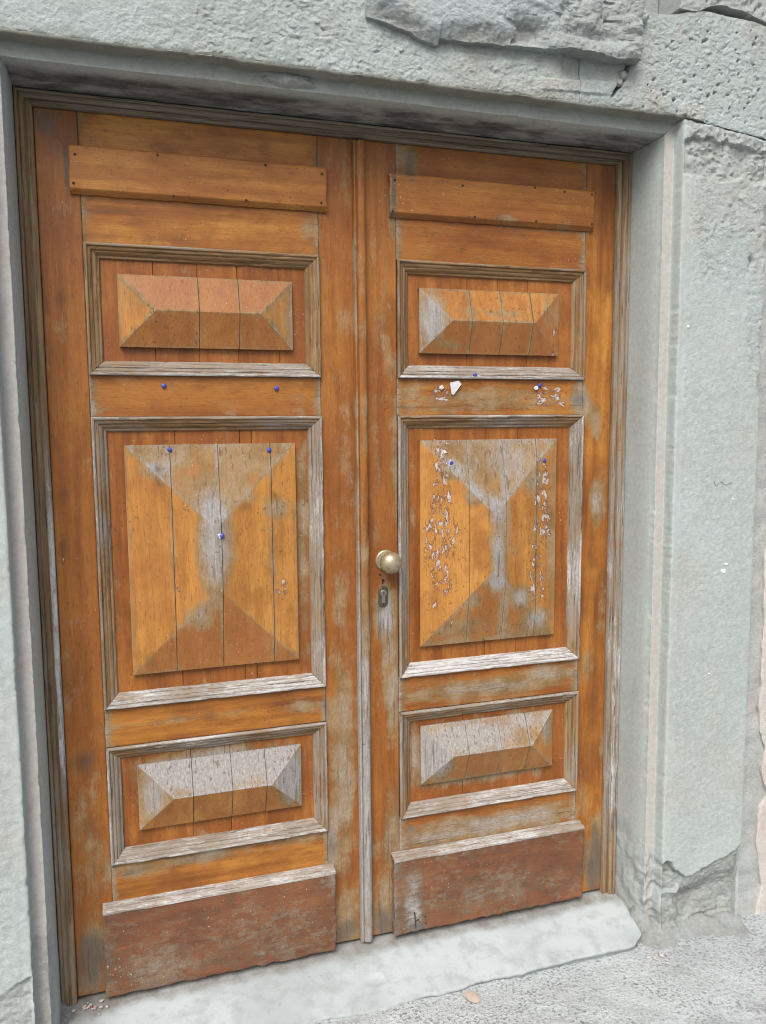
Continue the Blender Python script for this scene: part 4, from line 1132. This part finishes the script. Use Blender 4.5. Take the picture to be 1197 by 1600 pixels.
# ================================================================ SMALL THINGS
def surf_y(x, z):
    """depth of the door surface under a pin"""
    for s in (-1, 1):
        FX = {-1: (-.5465, -.1605), 1: (.1545, .5375)}[s]
        for q, (a, b) in enumerate([(1.574, 1.7305), (.8350, 1.3595), (.465, .623)]):
            if FX[0] < x < FX[1] and a < z < b:
                h = .024 if q == 0 else .034
                half = min(FX[1] - FX[0], b - a) / 2
                return .0015 - h * min(x - FX[0], FX[1] - x, z - a, b - z) / half
    return 0.0006
pin_mesh = None
PINS = [(-.4559, 1.4900, None, 'blue push pin at the left of the rail above the left middle panel'),
        (-.2018, 1.4857, None, 'blue push pin at the right of the rail above the left middle panel'),
        (-.4483, 1.3480, None, 'blue push pin in the top left board seam of the left middle panel'),
        (-.2231, 1.3432, None, 'blue push pin in the top right board seam of the left middle panel'),
        (-.3405, 1.1500, None, 'blue push pin in the centre seam of the left middle panel'),
        (.2995, 1.5212, -.0060, 'blue push pin stuck in the moulding under the right top panel'),
        (.2588, 1.5008, None, 'blue push pin holding a torn white paper corner on the right leaf'),
        (.4846, 1.4975, None, 'blue push pin at the right of the rail above the right middle panel'),
        (.2344, 1.3033, None, 'blue push pin through a scrap of paper on the right middle panel'),
        (.4980, 1.3035, None, 'blue push pin near the top right corner of the right middle panel')]
prof = [(.0015, -.004), (.0015, .0003), (.0050, .0006), (.0057, .0014), (.0054, .0024), (.0046, .0034), (.0030, .0042), (.0, .0045)]
a = np.linspace(0, 2 * math.pi, 17)
A, K = np.meshgrid(a, np.arange(len(prof)), indexing='ij')
r_ = np.array([p[0] for p in prof])[K]; y_ = np.array([p[1] for p in prof])[K]
random.seed(3)
for k, (px, pz, py, lab) in enumerate(PINS):
    if pin_mesh is None:
        o = grid('push_pin', r_ * np.cos(A), -y_, r_ * np.sin(A), M['blue'], None, angle=40); pin_mesh = o
    else:
        o = pin_mesh.copy(); C.objects.link(o)
    yy = surf_y(px, pz) if py is None else py
    o.location = (px, yy - .0004, pz)
    o.rotation_euler = (random.uniform(-.25, .25), 0, random.uniform(-.25, .25))
    props(o, lab, 'push pin', 'blue push pins in the door')

def scrap(name, pts, y, lab, curl=.002, rotp=None, group='paper scraps left on the door'):
    """torn bit of paper: thin, slightly curled sheet with thickness"""
    bm = bmesh.new()
    vs_ = [bm.verts.new((px, y - curl * ((i * 37) % 5) / 5, pz)) for i, (px, pz) in enumerate(pts)]
    f = bm.faces.new(vs_)
    bmesh.ops.triangulate(bm, faces=[f])
    bmesh.ops.subdivide_edges(bm, edges=bm.edges[:], cuts=2, use_grid_fill=True)
    rnd = random.Random(len(pts))
    for q in bm.verts: q.co.y += rnd.uniform(-.0004, .0004)
    bmesh.ops.solidify(bm, geom=bm.faces[:], thickness=.0003)
    bmesh.ops.recalc_face_normals(bm, faces=bm.faces[:])
    me = bpy.data.meshes.new(name); bm.to_mesh(me); bm.free()
    o = link(name, me, M['paper'], None)
    return props(o, lab, 'paper scrap', group)
scrap('paper_scrap', [(.2330, 1.5020), (.2560, 1.5075), (.2640, 1.4990), (.2430, 1.4720), (.2375, 1.4740)], -.0030, 'torn white paper corner pinned under the right top panel', .003)
scrap('paper_scrap', [(.2060, 1.4930), (.2130, 1.4960), (.2170, 1.4900), (.2110, 1.4850), (.2050, 1.4870)], -.0022, 'tiny pale paper crumb left of the pinned white corner', .003)
scrap('paper_scrap', [(.4700, 1.4950), (.4780, 1.4960), (.4790, 1.4880), (.4720, 1.4850), (.4660, 1.4890)], -.0022, 'tiny pale paper crumb beside the pin on the right rail end', .003)
yq = surf_y(.234, 1.302)
scrap('paper_scrap', [(.2270, 1.3060), (.2320, 1.3120), (.2390, 1.3080), (.2400, 1.2990), (.2340, 1.2950), (.2280, 1.2990)], yq - .0012, 'round paper scrap pinned on the flaked right middle panel', .0015)
scrap('paper_scrap', [(.2120, 1.3330), (.2190, 1.3360), (.2250, 1.3280), (.2180, 1.3270)], surf_y(.218, 1.331) - .0012, 'white paper sliver at the top left of the right middle panel', .003)
scrap('paper_scrap', [(-.3510, 1.1540), (-.3440, 1.1570), (-.3400, 1.1480), (-.3460, 1.1440)], surf_y(-.345, 1.15) - .0012, 'small white paper corner behind the centre pin of the left panel', .001)

def stone_bit(name, x, y, z, r, mat, seed, flat=.6):
    bm = bmesh.new()
    bmesh.ops.create_icosphere(bm, subdivisions=2, radius=1.0)
    rnd = random.Random(seed); ax = [rnd.uniform(.6, 1.3), rnd.uniform(.6, 1.3), flat * rnd.uniform(.7, 1.2)]
    for q in bm.verts:
        n = float(fbm(q.co.x * 1.7 + seed, q.co.y * 1.7 + q.co.z * 2.3, seed, 3))
        q.co = Vector((q.co.x * ax[0], q.co.y * ax[1], q.co.z * ax[2])) * r * (1 + .55 * n)
    me = bpy.data.meshes.new(name); bm.to_mesh(me); bm.free(); finish(me, 35)
    o = link(name, me, mat, None)
    o.location = (x, y, z); o.rotation_euler = (rnd.uniform(-.3, .3), rnd.uniform(-.3, .3), rnd.uniform(0, 6))
    return o
def gz(x, y): return float(ground_z(np.array(x), np.array(y)))
o = stone_bit('plaster_chip', .195, -.236, gz(.195, -.236) + .002, .024, M['pink'], 3, .16)
props(o, 'flat pink plaster chip lying on the street in front of the doorstep', 'plaster chip')
random.seed(8)
for k in range(10):
    x = .715 + random.gauss(0, .022); y = -.232 - abs(random.gauss(0, .016))
    o = stone_bit('mortar_crumb', x, y, gz(x, y) + .006, random.uniform(.003, .0075), M['crumb'], 40 + k)
    props(o, 'small pale mortar crumb in the corner right of the doorstep', 'crumb', 'mortar crumbs at the right end of the doorstep')
for k in range(18):
    x = -.675 + random.gauss(0, .022); y = -.030 + random.gauss(0, .014)
    o = stone_bit('mortar_crumb', x, y, .0715 + .125 * y + .002, random.uniform(.002, .005), M['crumb'], 70 + k)
    props(o, 'small pale mortar crumb on the doorstep below the left leaf', 'crumb', 'mortar crumbs at the left end of the doorstep')
o = stone_bit('red_fragment', -.6665, -.033, .0705, .0038, plain('red_scrap', (.45, .02, .06), .5), 99)
props(o, 'tiny red fragment among the crumbs at the left end of the doorstep', 'fragment')
